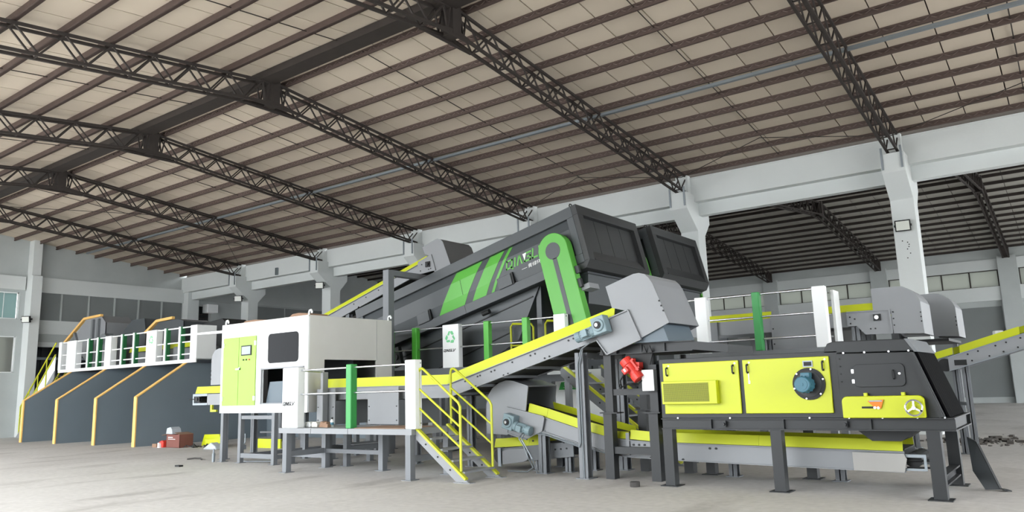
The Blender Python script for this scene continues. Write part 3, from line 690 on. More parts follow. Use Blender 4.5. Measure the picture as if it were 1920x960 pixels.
# ------------------------------------------------------------------ conveyors
def guard(parent, pts, h, y0, y1, m='cyellow', name='side_guard', lean=.05):
    """yellow skirt along pts (x, z of its lower edge)"""
    n = len(pts)
    for i in range(n-1):
        a, b = pts[i], pts[i+1]
        mb = MB()
        yo = -lean if y1 > y0 else lean
        q = [(a[0], y0, a[1]), (b[0]-.004, y0, b[1]), (b[0]-.004, y0-yo, b[1]+h), (a[0], y0-yo, a[1]+h)]
        w = [(x, y+(.015 if y1 > y0 else -.015), z) for x, y, z in q]
        mb.add(q+w, [(0,1,2,3),(7,6,5,4),(0,4,5,1),(1,5,6,2),(2,6,7,3),(3,7,4,0)])
        make(name, mb, m, parent)
def upper_conveyor():
    Y0, Y1 = 10.95, 12.05
    t = thing('inclined_conveyor', 'grey conveyor with yellow guards climbing from the white booth to the feeder hood', 'conveyor', (-9.6, 11.5, 0))
    up = [(-13.25, 1.62), (-9.62, 1.60), (-6.0, 2.57)]; dn = [(-13.25, 1.42), (-9.66, 1.37), (-6.3, 2.24), (-6.0, 2.32)]
    low = [(-13.25, 1.38), (-9.60, 1.36), (-6.0, 2.32)]
    for y0, y1 in ((Y0, Y0+.02), (Y1-.02, Y1)):
        make('side_frame', strip(up, low, y0, y1), 'grey', t)
        fl = MB()
        for line in (up, low):
            for a, b in zip(line, line[1:]): fl.bar((a[0], y0-.015, a[1]), (b[0], y0-.015, b[1]), .05, .012)
        make('flange', fl, 'grey', t)
    guard(t, up, .19, Y0-.01, Y0+.1); guard(t, up, .19, Y1+.01, Y1-.1)
    make('belt', strip([(x, z+.03) for x, z in up], [(x, z+.01) for x, z in up], Y0+.05, Y1-.05), 'belt', t)
    make('belt_return', strip([(x, z+.03) for x, z in low], [(x, z+.02) for x, z in low], Y0+.03, Y1-.03), 'belt', t)
    for i in range(6):
        f = i/6; x = -9.4+f*3.2; z = 1.42+(x+9.6)*.267
        make('cross_member', MB().bar((x, Y0+.02, z-.05), (x, Y1-.02, z-.05), .06, .06), 'leggrey', t)
    # head plate and chute
    plate = [(-6.35, 2.12), (-6.02, 1.98), (-5.53, 2.16), (-5.68, 2.56), (-6.1, 2.47)]
    plate = [(-6.32, 2.23), (-6.14, 1.99), (-5.52, 2.20), (-5.72, 2.68), (-6.30, 2.50)]
    h = make('head_plate', MB().prism(plate, 'y', Y0-.04, Y0), 'grey', t)
    rim = MB()
    for a, b in zip(plate[1:4], plate[2:5]): rim.bar((a[0], Y0-.055, a[1]), (b[0], Y0-.055, b[1]), .035, .02)
    rim.bar((plate[0][0], Y0-.055, plate[0][1]), (plate[1][0], Y0-.055, plate[1][1]), .035, .02)
    make('rim', rim, 'grey', h)
    poly = [(-6.12, 3.10)]+[(-5.72, 3.22)]+[(-5.60, 3.255), (-5.50, 3.26), (-5.40, 3.23), (-5.33, 3.16), (-5.27, 3.06)]+[(-5.03, 2.43), (-5.55, 2.21), (-5.72, 2.66), (-6.02, 2.74)]
    hood(t, poly, Y0-.03, Y1+.03, 'grey', skip=(7, 8, 9, 10))
    for k in range(7):
        pass
    ch = MB().prism([(-5.74, 2.30), (-5.20, 2.50), (-5.08, 2.146), (-5.72, 2.146)], 'y', Y0+.02, Y1-.05)
    make('discharge_chute', ch, 'chute', t)
    bolts(t, [(x, Y0-.0, 1.60+(x+9.6)*.268-dz) for x, dz in ((-9.2, .06), (-8.9, .06), (-8.84, .06), (-8.58, .07), (-8.5, .07), (-8.1, .05), (-7.7, .06), (-7.6, .06), (-9.05, .22), (-8.95, .22), (-8.3, .22), (-8.2, .22), (-7.4, .2), (-7.3, .2), (-6.9, .06), (-6.8, .06))], r=.017)
    bolts(t, [(-5.28+.24*(3.06-z)/.63*1.0+.0, Y0-.03, z) for z in (2.78, 2.70, 2.62)], r=.015)
    for y in (Y0+.12, 12.42):
        hleg('leg', t, -6.74, y, 0, 2.05, 'leggrey', .16)
    make('cross_arm', MB().box(-6.80, -6.68, Y0+.2, 12.34, 1.96, 2.05), 'leggrey', t)
    hleg('leg', t, -9.9, Y1-.1, 0, 1.38, 'leggrey', .13); hleg('leg', t, -11.4, Y1-.1, 0, 1.38, 'leggrey', .13)
    make('conduit', MB().tube([(-6.80, Y0+.02, .5), (-6.76, Y0+.02, .58), (-6.76, Y0+.02, 1.85), (-6.65, Y0-.02, 2.1), (-6.45, Y0-.06, 2.2)], .012, 6).tube([(-6.72, Y0+.02, .0), (-6.72, Y0+.02, 1.85), (-6.62, Y0-.02, 2.1)], .010, 6), 'galv', t)
    gearmotor('gear_motor', 'grey gear motor on the head of the climbing conveyor above the feeder stand', -6.17, Y0-.06, 2.46, math.radians(15), .95, -1)
    # covers under the level run
    for x0, x1 in ((-13.2, -12.62), (-11.63, -10.76)):
        b = thing('drop_chute', 'grey sheet metal drop chute under the level conveyor, %s' % ('beside the booth' if x0 < -13 else 'near the white end post'), 'chute', ((x0+x1)/2, 11.2, .86))
        make('body', MB().box(x0, x1, 10.8, 11.95, .86, 1.345), 'greymid', b)
        f = make('front_panel', MB().box(x0, x1, 10.775, 10.8, .87, 1.60), 'grey', b, bevel=.005)
        bolts(f, [(x, 10.775, z) for x in (x0+.05, x1-.05) for z in (.95, 1.22)], r=.012)
upper_conveyor()

def lower_conveyor():
    Y0, Y1 = 11.38, 12.25
    t = thing('transfer_conveyor', 'low grey conveyor with yellow guards running under the separator', 'conveyor', (-5, 11.7, 0))
    up = [(-8.39, 1.15), (-7.6, .96), (-6.84, .745), (-6.25, .615), (-5.6, .575), (-1.99, .51)]
    dn = [(-8.39, .86), (-7.7, .73), (-6.86, .51), (-6.14, .34), (-5.06, .305), (-1.99, .25)]
    for y0, y1 in ((Y0, Y0+.02), (Y1-.02, Y1)):
        make('side_frame', strip(up, dn, y0, y1), 'grey', t)
    fl = MB()
    for line in (up, dn):
        for a, b in zip(line, line[1:]): fl.bar((a[0], Y0-.018, a[1]), (b[0], Y0-.018, b[1]), .045, .012)
    make('flange', fl, 'grey', t)
    gd = [(-8.0, 1.07), (-7.6, .97), (-6.84, .755), (-6.30, .63)]
    guard(t, gd, .15, Y0-.005, Y0+.1); guard(t, gd, .15, Y1+.005, Y1-.1)
    gd2 = [(-6.0, .62), (-5.55, .585), (-3.9, .555), (-2.0, .52)]
    guard(t, gd2, .145, Y0-.005, Y0+.1); guard(t, gd2, .145, Y1+.005, Y1-.1)
    guard(t, [(-6.28, .63), (-6.05, .62)], .11, Y0+.02, Y0+.1)
    make('belt', strip([(x, z+.035) for x, z in up], [(x, z+.02) for x, z in up], Y0+.05, Y1-.05), 'belt', t)
    make('tail_cover', MB().prism([(-2.62, .50), (-1.99, .49), (-1.96, .42), (-2.0, .25), (-2.62, .255)], 'y', Y0-.05, Y0-.02), 'silver', t, bevel=.004)
    make('tail_roller', MB().cyl((-1.9, Y0+.08, .40), (-1.9, Y1-.08, .40), .1, 16), 'black', t)
    for y in (Y0, Y1-.02):
        make('take_up_bracket', MB().box(-1.99, -1.74, y, y+.02, .44, .48).box(-1.99, -1.74, y, y+.02, .27, .30).box(-1.77, -1.74, y, y+.02, .30, .44), 'galv', t)
    make('take_up_screw', MB().cyl((-1.98, Y0+.04, .40), (-1.62, Y0+.04, .40), .015, 8).cyl((-1.98, Y0+.04, .31), (-1.66, Y0+.04, .31), .013, 8), 'black', t)
    poly = [(-8.92, .68), (-8.92, 1.2), (-8.87, 1.38), (-8.78, 1.5), (-8.62, 1.6), (-8.45, 1.645), (-8.3, 1.63), (-7.96, 1.53), (-8.03, 1.08), (-8.39, 1.05), (-8.45, .66)]
    hood(t, poly, Y0-.04, Y1+.04, 'grey', skip=(7, 8, 9, 10))
    plate = [(-8.42, .70), (-8.38, 1.14), (-7.62, .97), (-7.68, .73), (-8.0, .60)]
    make('head_plate', MB().prism(plate, 'y', Y0-.06, Y0-.03), 'grey', t)
    make('rim', MB().bar((-8.42, Y0-.07, 1.155), (-7.62, Y0-.07, .985), .04, .02).bar((-8.44, Y0-.07, .70), (-8.0, Y0-.07, .585), .04, .02), 'grey', t)
    hleg('leg', t, -7.72, Y0+.06, 0, .75, 'leggrey', .15); hleg('leg', t, -7.15, Y1-.07, 0, .58, 'leggrey', .13)
    for x in (-4.6, -3.0): hleg('leg', t, x, Y1-.07, 0, .29, 'leggrey', .13)
    bolts(t, [(x, Y0, z) for x, z in ((-7.5, .86), (-7.1, .74), (-7.0, .70), (-6.88, .665), (-6.5, .56), (-5.85, .545), (-5.7, .54), (-4.5, .53), (-4.4, .53), (-4.3, .53), (-4.05, .53), (-4.2, .33), (-4.1, .33), (-3.65, .32), (-3.2, .50), (-3.1, .50))], r=.018)
    make('splice_plate', MB().box(-6.06, -6.0, Y0-.03, Y0, .36, .72), 'grey', t)
    make('conduit', MB().tube([(-8.05, Y0-.04, .74), (-7.6, Y0-.03, .69), (-6.9, Y0-.03, .49), (-6.2, Y0-.03, .33)], .012, 6).tube([(-8.05, Y0-.04, .71), (-7.6, Y0-.03, .66), (-6.9, Y0-.03, .465)], .012, 6), 'galv', t)
    for ch in t.children:            # the belt line runs a touch longer than drawn
        for v in ch.data.vertices: v.co.x = (v.co.x+t.location.x)*1.0115-t.location.x
    gearmotor('gear_motor', 'grey gear motor on the curved hood end of the low conveyor beside the stairs', -8.39, Y0-.06, .90, math.radians(-15), .9, 1)
    solo('motor_cable', MB().tube([(-8.1, 11.2, .72), (-8.1, 11.08, .62), (-8.02, 11.1, .5), (-7.95, 11.12, .3), (-7.9, 11.2, .12), (-8.1, 11.3, .03), (-8.6, 11.4, .015)], .012, 6).tube([(-8.06, 11.2, .70), (-8.04, 11.08, .6), (-7.95, 11.1, .45), (-7.86, 11.12, .28), (-7.85, 11.25, .02)], .012, 6), 'galv', 'grey cables hanging from the gear motor of the low conveyor', 'cable', (-8.0, 11.1, 0))
lower_conveyor()

def floor_conveyor():
    Y0, Y1 = 11.65, 12.6
    t = thing('floor_conveyor', 'short conveyor on the floor under the curved hood, olive yellow guards, white take-up cover', 'conveyor', (-8.5, 12, 0))
    make('side_frame', MB().prism([(-9.0, .10), (-7.35, .28), (-7.35, .54), (-9.0, .38)], 'y', Y0+.02, Y0+.04), 'greymid', t)
    make('side_frame', MB().prism([(-9.0, .10), (-7.35, .28), (-7.35, .54), (-9.0, .38)], 'y', Y1-.02, Y1), 'greymid', t)
    make('take_up_cover', MB().prism([(-8.88, .10), (-8.88, .34), (-8.75, .38), (-8.36, .41), (-8.30, .36), (-8.30, .2), (-8.4, .16)], 'y', Y0-.05, Y0), 'grey', t, bevel=.006)
    make('take_up_bracket', MB().box(-9.0, -8.93, Y0-.03, Y0, .06, .39), 'galv', t)
    make('tail_roller', MB().cyl((-9.02, Y0+.06, .24), (-9.02, Y1-.05, .24), .14, 16), 'rubber', t)
    guard(t, [(-9.1, .40), (-8.3, .45), (-8.0, .475)], .16, Y0, Y0+.1); guard(t, [(-9.1, .40), (-8.3, .45), (-8.0, .475)], .16, Y1, Y1-.1)
    make('belt', MB().prism([(-9.1, .39), (-7.35, .55), (-7.35, .57), (-9.1, .41)], 'y', Y0+.05, Y1-.05), 'belt', t)
    for x in (-8.15, -7.5):
        hleg('leg', t, x, Y0+.12, 0, .25 if x < -8 else .35, 'leggrey', .12); hleg('leg', t, x, Y1-.12, 0, .25 if x < -8 else .35, 'leggrey', .12)
    bolts(t, [(-7.85+i*.12, Y0+.02, .38+i*.012) for i in range(4)], r=.016)
floor_conveyor()
# ------------------------------------------------------------------ front deck with railing and stairs
def post(parent, name, x0, x1, y0, y1, z0, z1, m, bevel=.012):
    return make(name, MB().box(x0, x1, y0, y1, z0, z1), m, parent, bevel=bevel)
def logo(parent, x0, x1, y, z0, z1, faint=False, letters=True):
    w = x1-x0; c = (x0+x1)/2; h = z1-z0
    make('recycling_mark', recycle_mb(c, y-.002, z0+h*.70, w*.30), 'logo_faint' if faint else 'logo_green', parent)
    if letters: make('lettering', word_mb('QINGLV', x0+w*.06, y-.002, z0+h*.37, w*.72, h*.06, .2, .35), 'ink', parent)
def front_deck():
    Y0, Y1, Z = 9.65, 10.78, .855
    t = thing('work_deck', 'grey steel work deck with white and green railing posts in front of the booth', 'platform', (-11.1, 10.2, 0))
    for x0, x1 in ((-12.97, -12.0), (-11.99, -10.95), (-10.94, -9.33)):
        make('deck_plate', MB().box(x0, x1, Y0, Y1, Z-.015, Z), 'grey', t)
        make('edge_beam', MB().box(x0, x1, Y0, Y0+.03, Z-.10, Z-.015), 'grey', t)
    make('edge_beam', MB().box(-9.36, -9.33, Y0+.03, Y1, Z-.1, Z-.015), 'grey', t); make('edge_beam', MB().box(-12.97, -12.94, Y0+.03, Y1, Z-.1, Z-.015), 'grey', t)
    make('edge_beam', MB().box(-12.94, -9.36, Y1-.03, Y1, Z-.1, Z-.015), 'grey', t)
    for x, y in ((-12.78, 9.71), (-9.42, 9.71), (-12.78, 10.68), (-9.42, 10.68), (-11.1, 10.68)):
        sqleg('leg', t, x, y, 0, Z-.10, .12, 'leggrey')
    make('brace', MB().box(-12.82, -12.74, 9.77, 10.62, .30, .40), 'leggrey', t); make('brace', MB().box(-9.46, -9.38, 9.77, 10.62, .30, .40), 'leggrey', t)
    make('brace', MB().box(-12.72, -11.16, 10.64, 10.72, .30, .38), 'leggrey', t)
    p = post(t, 'post', -12.90, -12.42, 9.66, 9.84, Z, 2.03, 'white', .015); logo(p, -12.90, -12.42, 9.66, Z, 2.03, True)
    post(t, 'post', -9.49, -9.25, 9.66, 9.84, Z, 2.04, 'white', .015)
    post(t, 'post', -11.02, -10.88, 9.66, 9.82, Z, 2.03, 'green', .015)
    post(t, 'post', -12.90, -12.82, 10.62, 10.76, Z, 1.95, 'grey', .01)
    for z in (1.97, 1.505):
        make('rail', MB().cyl((-12.42, 9.75, z), (-9.49, 9.75, z), .019, 10), 'chrome', t, smooth=True)
        make('rail', MB().cyl((-12.6, 9.84, z), (-12.86, 10.62, z-.02), .019, 10), 'chrome', t, smooth=True)
    bolts(t, [(-9.25, 9.80, z) for z in (.95, 1.5, 1.98)], (1, 0, 0), .012, 'galv')
    make('loose_board', MB().box(-10.9, -9.6, 9.75, 10.5, Z, Z+.012), 'card', t)
front_deck()
def stairs():
    t = thing('access_stairs', 'grey steel stairs with yellow handrails beside the white end post', 'stairs', (-8.8, 10.2, 0))
    for y in (9.78, 10.62):
        s = [(-9.33, .86), (-8.16, .0), (-8.42, .0), (-9.33, .68)]
        make('stringer', MB().prism(s, 'y', y-.02, y+.02), 'grey', t)
        make('stringer_edge', MB().bar((-9.35, y-.01, .89), (-8.22, y-.01, .06), .07, .035), 'handrail', t)
        make('foot_plate', MB().box(-8.45, -8.10, y-.07, y+.07, 0, .012), 'grey', t)
        rail = [(-9.27, y, .90), (-9.27, y, 1.82), (-9.25, y, 1.87), (-9.20, y, 1.885), (-9.15, y, 1.86), (-8.38, y, 1.29), (-8.34, y, 1.22), (-8.34, y, .18)]
        make('handrail', MB().tube(rail, .022, 8), 'handrail', t, smooth=True)
        for dz in (.33, .66): make('handrail', MB().cyl((-9.27, y, 1.87-dz), (-8.34, y, 1.22-dz*1.0), .019, 8), 'handrail', t, smooth=True)
        bolts(t, [(-9.1+i*.27, y-.02, .60-i*.2) for i in range(4)], r=.016)
    for i in range(4):
        x = -9.22+i*.24; z = .70-i*.175
        tr = make('tread', MB().box(x-.02, x+.22, 9.8, 10.6, z-.03, z), 'grey', t)
stairs()
# small things left on the deck
def deck_items():
    z = .857
    for k, (x, m, lab) in enumerate(((-12.46, 'white', 'small white paper bag standing on the deck beside the logo post'), (-12.26, 'offwhite', 'crumpled off-white packet on the deck next to the brown scraps'))):
        b = MB().prism([(x-.09, z), (x+.08, z), (x+.09, z+.05), (x+.05, z+.10), (x-.06, z+.105), (x-.1, z+.06)], 'y', 9.95, 10.09)
        solo('paper_packet', b, m, lab, 'packet', (x, 10.02, z), bevel=.01)
    solo('cardboard_scrap', MB().prism([(-12.16, z), (-11.92, z), (-11.93, z+.10), (-12.02, z+.085), (-12.1, z+.11)], 'y', 9.98, 10.12), 'card', 'brown cardboard scrap folded on the deck beside the bottle', 'cardboard', (-12.04, 10.05, z))
    solo('carton', MB().box(-11.90, -11.80, 9.9, 9.98, z, z+.06), 'card', 'tiny brown carton on the deck in front of the bottle', 'box', (-11.85, 9.94, z))
    t = thing('bottle', 'white bottle with a dark cap on the deck', 'bottle', (-11.86, 10.06, z))
    make('body', MB().cyl((-11.86, 10.06, z), (-11.86, 10.06, z+.12), .035, 14).cyl((-11.86, 10.06, z+.12), (-11.86, 10.06, z+.15), .035, 14, .016), 'white', t, smooth=True)
    make('cap', MB().cyl((-11.86, 10.06, z+.15), (-11.86, 10.06, z+.185), .019, 12), 'black', t); make('label', MB().cyl((-11.86, 10.06, z+.04), (-11.86, 10.06, z+.09), .0355, 14), 'teal', t)
deck_items()

# ------------------------------------------------------------------ white booth
def booth():
    X0, X1, Y0, Y1, Z0, Z1 = -16.52, -13.3, 10.6, 13.1, 1.12, 3.17
    t = thing('sorting_booth', 'white sorting machine booth with pale lime double doors and tinted window', 'machine', (-14.9, 11.8, 0))
    fw = MB()
    for a, b, c, d in cells(X0, X1, Z0, Z1, [(-14.90, -13.44, 1.33, 2.09), (-14.66, -13.65, 2.24, 2.84)]): fw.box(a, b, Y0, Y0+.04, c, d)
    make('front_wall', fw, 'white', t)
    sw = MB()
    for a, b, c, d in cells(Y0+.04, Y1, Z0, Z1, [(11.05, 12.6, 1.66, 2.24)]): sw.box(X1-.04, X1, a, b, c, d)
    make('side_wall', sw, 'offwhite', t); make('side_wall', MB().box(X0, X0+.04, Y0+.04, Y1, Z0, Z1), 'offwhite', t)  # off-white puts shade into the side walls of the white booth
    make('side_seam', MB().box(X1, X1+.004, 12.60, 12.606, 2.24, Z1), 'grey', t)
    make('back_wall', MB().box(X0+.04, X1-.04, Y1-.04, Y1, Z0, Z1), 'offwhite', t); make('roof', MB().box(X0, X1, Y0, Y1, Z1, Z1+.03), 'offwhite', t)
    make('bottom', MB().box(X0+.04, X1-.04, Y0+.04, Y1-.04, Z0, Z0+.03), 'greymid', t)
    make('inner_partition', MB().box(X0+.04, X1-.04, 11.9, 11.92, Z0+.03, Z1), 'gap', t)
    hx0, hx1, hz0, hz1, rr = -14.69, -13.62, 2.21, 2.87, .09
    pol = arc(hx1-rr, hz1-rr, rr, 0, 90, 5)+arc(hx0+rr, hz1-rr, rr, 90, 180, 5)+arc(hx0+rr, hz0+rr, rr, 180, 270, 5)+arc(hx1-rr, hz0+rr, rr, 270, 360, 5)
    make('window_pane', MB().prism(pol, 'y', Y0-.012, Y0), 'tint', t)
    op = MB().box(-14.92, -13.42, Y0-.02, Y0, 2.08, 2.11).box(-14.92, -13.42, Y0-.02, Y0, 1.31, 1.335).box(-14.93, -14.90, Y0-.02, Y0, 1.31, 2.11).box(-13.44, -13.41, Y0-.02, Y0, 1.31, 2.11)
    make('opening_frame', op, 'grey', t)
    make('inner_chute', MB().prism([(-14.88, 1.30), (-13.46, 1.30), (-13.46, 1.82), (-14.74, 1.80)], 'y', 10.70, 10.74), 'chute', t)
    for x0, x1 in ((-16.41, -15.785), (-15.775, -15.13)):
        d = make('door', MB().box(x0, x1, Y0-.025, Y0, 1.29, 2.87), 'lime', t, bevel=.006)
        hx = x0+.02 if x0 < -16 else x1-.02
        for z in (1.45, 2.70): make('hinge', MB().box(hx-.025, hx+.025, Y0-.04, Y0-.02, z-.05, z+.05), 'white', d)
    make('door_handle', MB().box(-15.86, -15.70, Y0-.05, Y0-.025, 2.11, 2.14).box(-15.72, -15.70, Y0-.05, Y0-.025, 2.11, 2.17), 'chrome', t)
    s = make('control_panel', MB().box(-15.67, -15.28, Y0-.04, Y0-.025, 2.43, 2.66), 'black', t); make('screen', MB().box(-15.64, -15.31, Y0-.045, Y0-.038, 2.455, 2.635), 'screen', s)
    for x, m in ((-15.58, 'black'), (-15.47, 'black'), (-15.36, 'red')): make('button', MB().cyl((x, Y0-.025, 2.33), (x, Y0-.045, 2.33), .018, 10), m, t)
    for x, y in ((X0+.06, Y0+.06), (X1-.06, Y0+.06), (X1-.06, Y1-.06), (X0+.06, Y1-.06)):
        make('lifting_hook', MB().tube([(x, y, Z1), (x, y, Z1+.09), (x+.02, y, Z1+.13), (x+.07, y, Z1+.14), (x+.10, y, Z1+.10), (x+.09, y, Z1+.07)], .02, 8), 'white', t, smooth=True)
    make('top_flap', MB().prism([(-18.6, 3.09), (X0, 3.03), (X0, 3.10), (-18.6, 3.12)], 'y', 10.75, 10.8), 'white', t)
    # support frame
    for x, y in ((-16.45, 10.68), (-15.72, 10.66), (-14.42, 10.62), (-16.45, 13.0), (-14.42, 13.0), (-13.4, 13.0), (-15.1, 12.0)):
        sqleg('leg', t, x, y, 0, Z0, .10, 'leggrey')
    make('brace', MB().box(-15.67, -14.47, 10.62, 10.70, .12, .22), 'leggrey', t); make('brace', MB().box(-15.67, -14.47, 10.62, 10.70, .98, 1.06), 'leggrey', t)
    make('brace', MB().box(-16.40, -15.77, 12.96, 13.04, .5, .58), 'leggrey', t); make('brace', MB().box(-15.76, -15.68, 10.71, 12.95, .12, .2), 'leggrey', t)
    make('brace', MB().box(-14.46, -14.38, 10.67, 12.95, .12, .2), 'leggrey', t)
    make('gas_pipe', MB().tube([(-16.3, 11.6, .62), (-14.5, 11.6, .64)], .025, 8), 'leggrey', t)
booth()
def booth_subframe():
    t = thing('chute_stand', 'grey welded stand under the drop chutes behind the work deck', 'stand', (-13.6, 11.2, 0))
    for x, y in ((-14.25, 10.95), (-12.99, 10.95), (-12.55, 11.05), (-12.98, 12.1), (-12.42, 12.0), (-14.25, 12.1)):
        sqleg('leg', t, x, y, 0, .86 if x > -13.1 else 1.10, .11, 'leggrey')
    make('brace', MB().box(-14.2, -13.05, 10.91, 10.99, .16, .28), 'leggrey', t); make('brace', MB().box(-13.02, -12.95, 11.01, 12.05, .30, .42), 'leggrey', t)
    make('brace', MB().box(-12.59, -12.51, 11.11, 12.0, .30, .40), 'leggrey', t)
    make('brace', MB().box(-14.2, -13.05, 10.91, 10.99, .70, .80), 'leggrey', t); make('shelf', MB().box(-12.9, -12.4, 11.1, 12.0, .42, .44), 'grey', t)
booth_subframe()
def roof_scraps():
    for x0, x1, y0, lab in ((-16.2, -15.2, 10.9, 'flattened brown cardboard sheet on the booth roof above the lime doors'), (-14.2, -13.45, 10.75, 'flattened brown cardboard sheet on the booth roof near its corner hook')):
        z = 3.203
        b = MB().prism([(x0, z), (x1, z), (x1, z+.05), ((x0+x1)/2, z+.09), (x0+.15, z+.08)], 'y', y0, y0+.5)
        solo('cardboard_sheet', b, 'card', lab, 'cardboard', ((x0+x1)/2, y0+.25, z))
roof_scraps()
def tail_conveyor():
    Y0, Y1 = 11.0, 12.0
    t = thing('outfeed_conveyor', 'short grey conveyor with yellow guard sticking out left of the white booth', 'conveyor', (-17.4, 11.5, 0))
    make('side_frame', MB().box(-17.7, -16.52, Y0, Y0+.02, 1.31, 1.58), 'grey', t); make('side_frame', MB().box(-17.7, -16.52, Y1-.02, Y1, 1.31, 1.58), 'grey', t)
    make('take_up_frame', MB().box(-18.33, -17.68, Y0-.01, Y0+.01, 1.53, 1.59).box(-18.33, -17.68, Y0-.01, Y0+.01, 1.31, 1.36).box(-18.33, -18.28, Y0-.01, Y0+.01, 1.36, 1.53), 'galv', t)
    make('take_up_frame', MB().box(-18.33, -17.68, Y1-.01, Y1+.01, 1.53, 1.59).box(-18.33, -17.68, Y1-.01, Y1+.01, 1.31, 1.36), 'galv', t)
    make('tail_roller', MB().cyl((-18.1, Y0+.03, 1.46), (-18.1, Y1-.03, 1.46), .1, 14), 'black', t); make('bearing', MB().box(-18.2, -18.0, Y0-.03, Y0, 1.40, 1.52).cyl((-18.1, Y0-.05, 1.46), (-18.1, Y0-.02, 1.46), .045, 10), 'black', t)
    make('take_up_screw', MB().cyl((-18.5, Y0-.0, 1.46), (-18.2, Y0, 1.46), .015, 8), 'black', t)
    guard(t, [(-18.24, 1.60), (-16.52, 1.60)], .17, Y0, Y0+.1); guard(t, [(-18.24, 1.60), (-16.52, 1.60)], .17, Y1, Y1-.1)
    make('belt', MB().box(-18.15, -16.52, Y0+.05, Y1-.05, 1.57, 1.59), 'belt', t)
    make('yellow_hook', MB().box(-17.55, -17.48, Y0, Y0+.05, 1.14, 1.31).box(-17.48, -17.3, Y0, Y0+.05, 1.14, 1.19), 'cyellow', t)
    h = [(-17.6, 1.80), (-17.6, 2.42), (-17.56, 2.56), (-17.46, 2.66), (-17.3, 2.70), (-16.54, 2.70), (-16.54, 1.80)]
    hood(t, h, Y0+.02, Y1, 'grey', skip=(5, 6))
    bolts(t, [(-17.6, Y0+.02, z) for z in (1.95, 2.05, 2.15)], r=.015)
    for y in (Y0+.08, Y1-.08): hleg('leg', t, -17.02, y, 0, 1.31, 'leggrey', .13)
    solo('valve', MB().cyl((-16.62, 10.55, 0), (-16.62, 10.55, .2), .035, 10).cyl((-16.62, 10.55, .2), (-16.62, 10.55, .3), .02, 8), 'galv', 'small metal valve standing at the foot of a booth leg', 'valve', (-16.62, 10.55, 0))
    solo('air_hose', MB().tube([(-16.2, 11.1, .62), (-16.2, 11.1, .42), (-16.22, 11.0, .25), (-16.15, 10.9, .07), (-15.95, 10.85, .02), (-15.7, 10.85, .014), (-15.3, 11.0, .014), (-15.0, 11.1, .014)], .014, 6).box(-16.3, -16.12, 10.98, 11.08, .26, .36), 'galv', 'grey air hose with a connector hanging behind the booth legs', 'hose', (-16.2, 11, 0))
tail_conveyor()
# ------------------------------------------------------------------ raised walkway along the drums
def railing(t, posts, rails, y, x0, x1, zdeck, ztop):
    for kind, a, b in posts:
        if kind == 'white': p = post(t, 'post', a, b, y, y+.16, zdeck, ztop, 'white', .015)
        elif kind == 'logo':
            p = post(t, 'post', a, b, y, y+.16, zdeck, ztop, 'white', .015); logo(p, a, b, y, zdeck, ztop)
        else: p = post(t, 'post', a, b, y, y+.15, zdeck, ztop, kind, .015)
    for z in rails: make('rail', MB().cyl((x0, y+.08, z), (x1, y+.08, z), .02, 10), 'chrome', t, smooth=True)
def walkway():
    Y, Z = 14.15, 2.03
    t = thing('raised_walkway', 'raised walkway with green and white posts below the graphite drum screens', 'platform', (-12, 14.8, 0))
    for i in range(3): make('deck_plate', MB().box(-15.2+i*2.1, -13.11+i*2.1, Y-.05, 14.85, Z-.02, Z), 'greymid', t)
    make('edge_beam', MB().box(-15.2, -8.9, Y-.06, Y-.03, Z-.16, Z), 'greymid', t); make('edge_beam', MB().box(-15.2, -8.9, 14.82, 14.85, Z-.16, Z-.02), 'greymid', t)
    railing(t, [('green2', -14.56, -14.40), ('green2', -13.65, -13.49), ('logo', -12.60, -12.08), ('green2', -11.30, -11.15), ('green2', -10.17, -10.02), ('white', -9.30, -9.0)],
            (3.04, 2.53), Y, -15.1, -9.0, Z, 3.09)
    for x in (-15.0, -12.9, -10.9, -9.0):
        sqleg('leg', t, x, Y+.05, 0, Z-.16, .12, 'leggrey'); sqleg('leg', t, x, 14.78, 0, Z-.16, .12, 'leggrey')
    make('green_panel', MB().box(-14.9, -13.9, Y-.075, Y-.06, 1.60, 1.87), 'green2', t)
    # yellow safety rails in front of the drum outlet
    s = thing('safety_rail', 'yellow tube safety rails on the walkway in front of the green drum arm', 'rail', (-9.9, 14.9, Z))
    for x in (-10.9, -9.9, -9.0):
        make('hoop', MB().tube([(x, 14.72, Z), (x, 14.72, 2.95), (x+.06, 14.72, 3.02), (x+.6, 14.72, 2.98), (x+.66, 14.72, 2.9), (x+.66, 14.72, Z)], .025, 8), 'handrail', s, smooth=True)
        make('mid_bar', MB().cyl((x, 14.72, 2.5), (x+.66, 14.72, 2.48), .02, 8), 'handrail', s)
walkway()
def side_platform():
    Y, Z = 14.3, 2.05
    t = thing('service_platform', 'grey service platform with white and green posts behind the yellow separator', 'platform', (-4.8, 14.8, 0))
    make('deck_plate', MB().box(-6.4, -3.5, Y, 15.2, Z-.02, Z), 'greymid', t); make('edge_beam', MB().box(-6.4, -3.5, Y-.03, Y, Z-.14, Z), 'greymid', t)
    make('edge_beam', MB().box(-3.5, -3.47, Y-.03, 15.2, Z-.14, Z), 'greymid', t)
    railing(t, [('white', -6.02, -5.78), ('green', -4.87, -4.73), ('white', -3.76, -3.53)], (3.12, 2.69, 2.27), Y, -6.4, -3.6, Z, 3.16)
    p = post(t, 'post', -3.56, -3.50, 14.82, 15.2, Z, 3.12, 'white', .01)
    for z in (3.08, 2.66, 2.26): make('rail', MB().cyl((-3.6, Y+.16, z), (-3.6, 14.85, z), .02, 8), 'chrome', t)
    for x in (-6.3, -3.6): sqleg('leg', t, x, Y+.06, 0, Z-.14, .12, 'leggrey'); sqleg('leg', t, x, 15.1, 0, Z-.02, .12, 'leggrey')
side_platform()

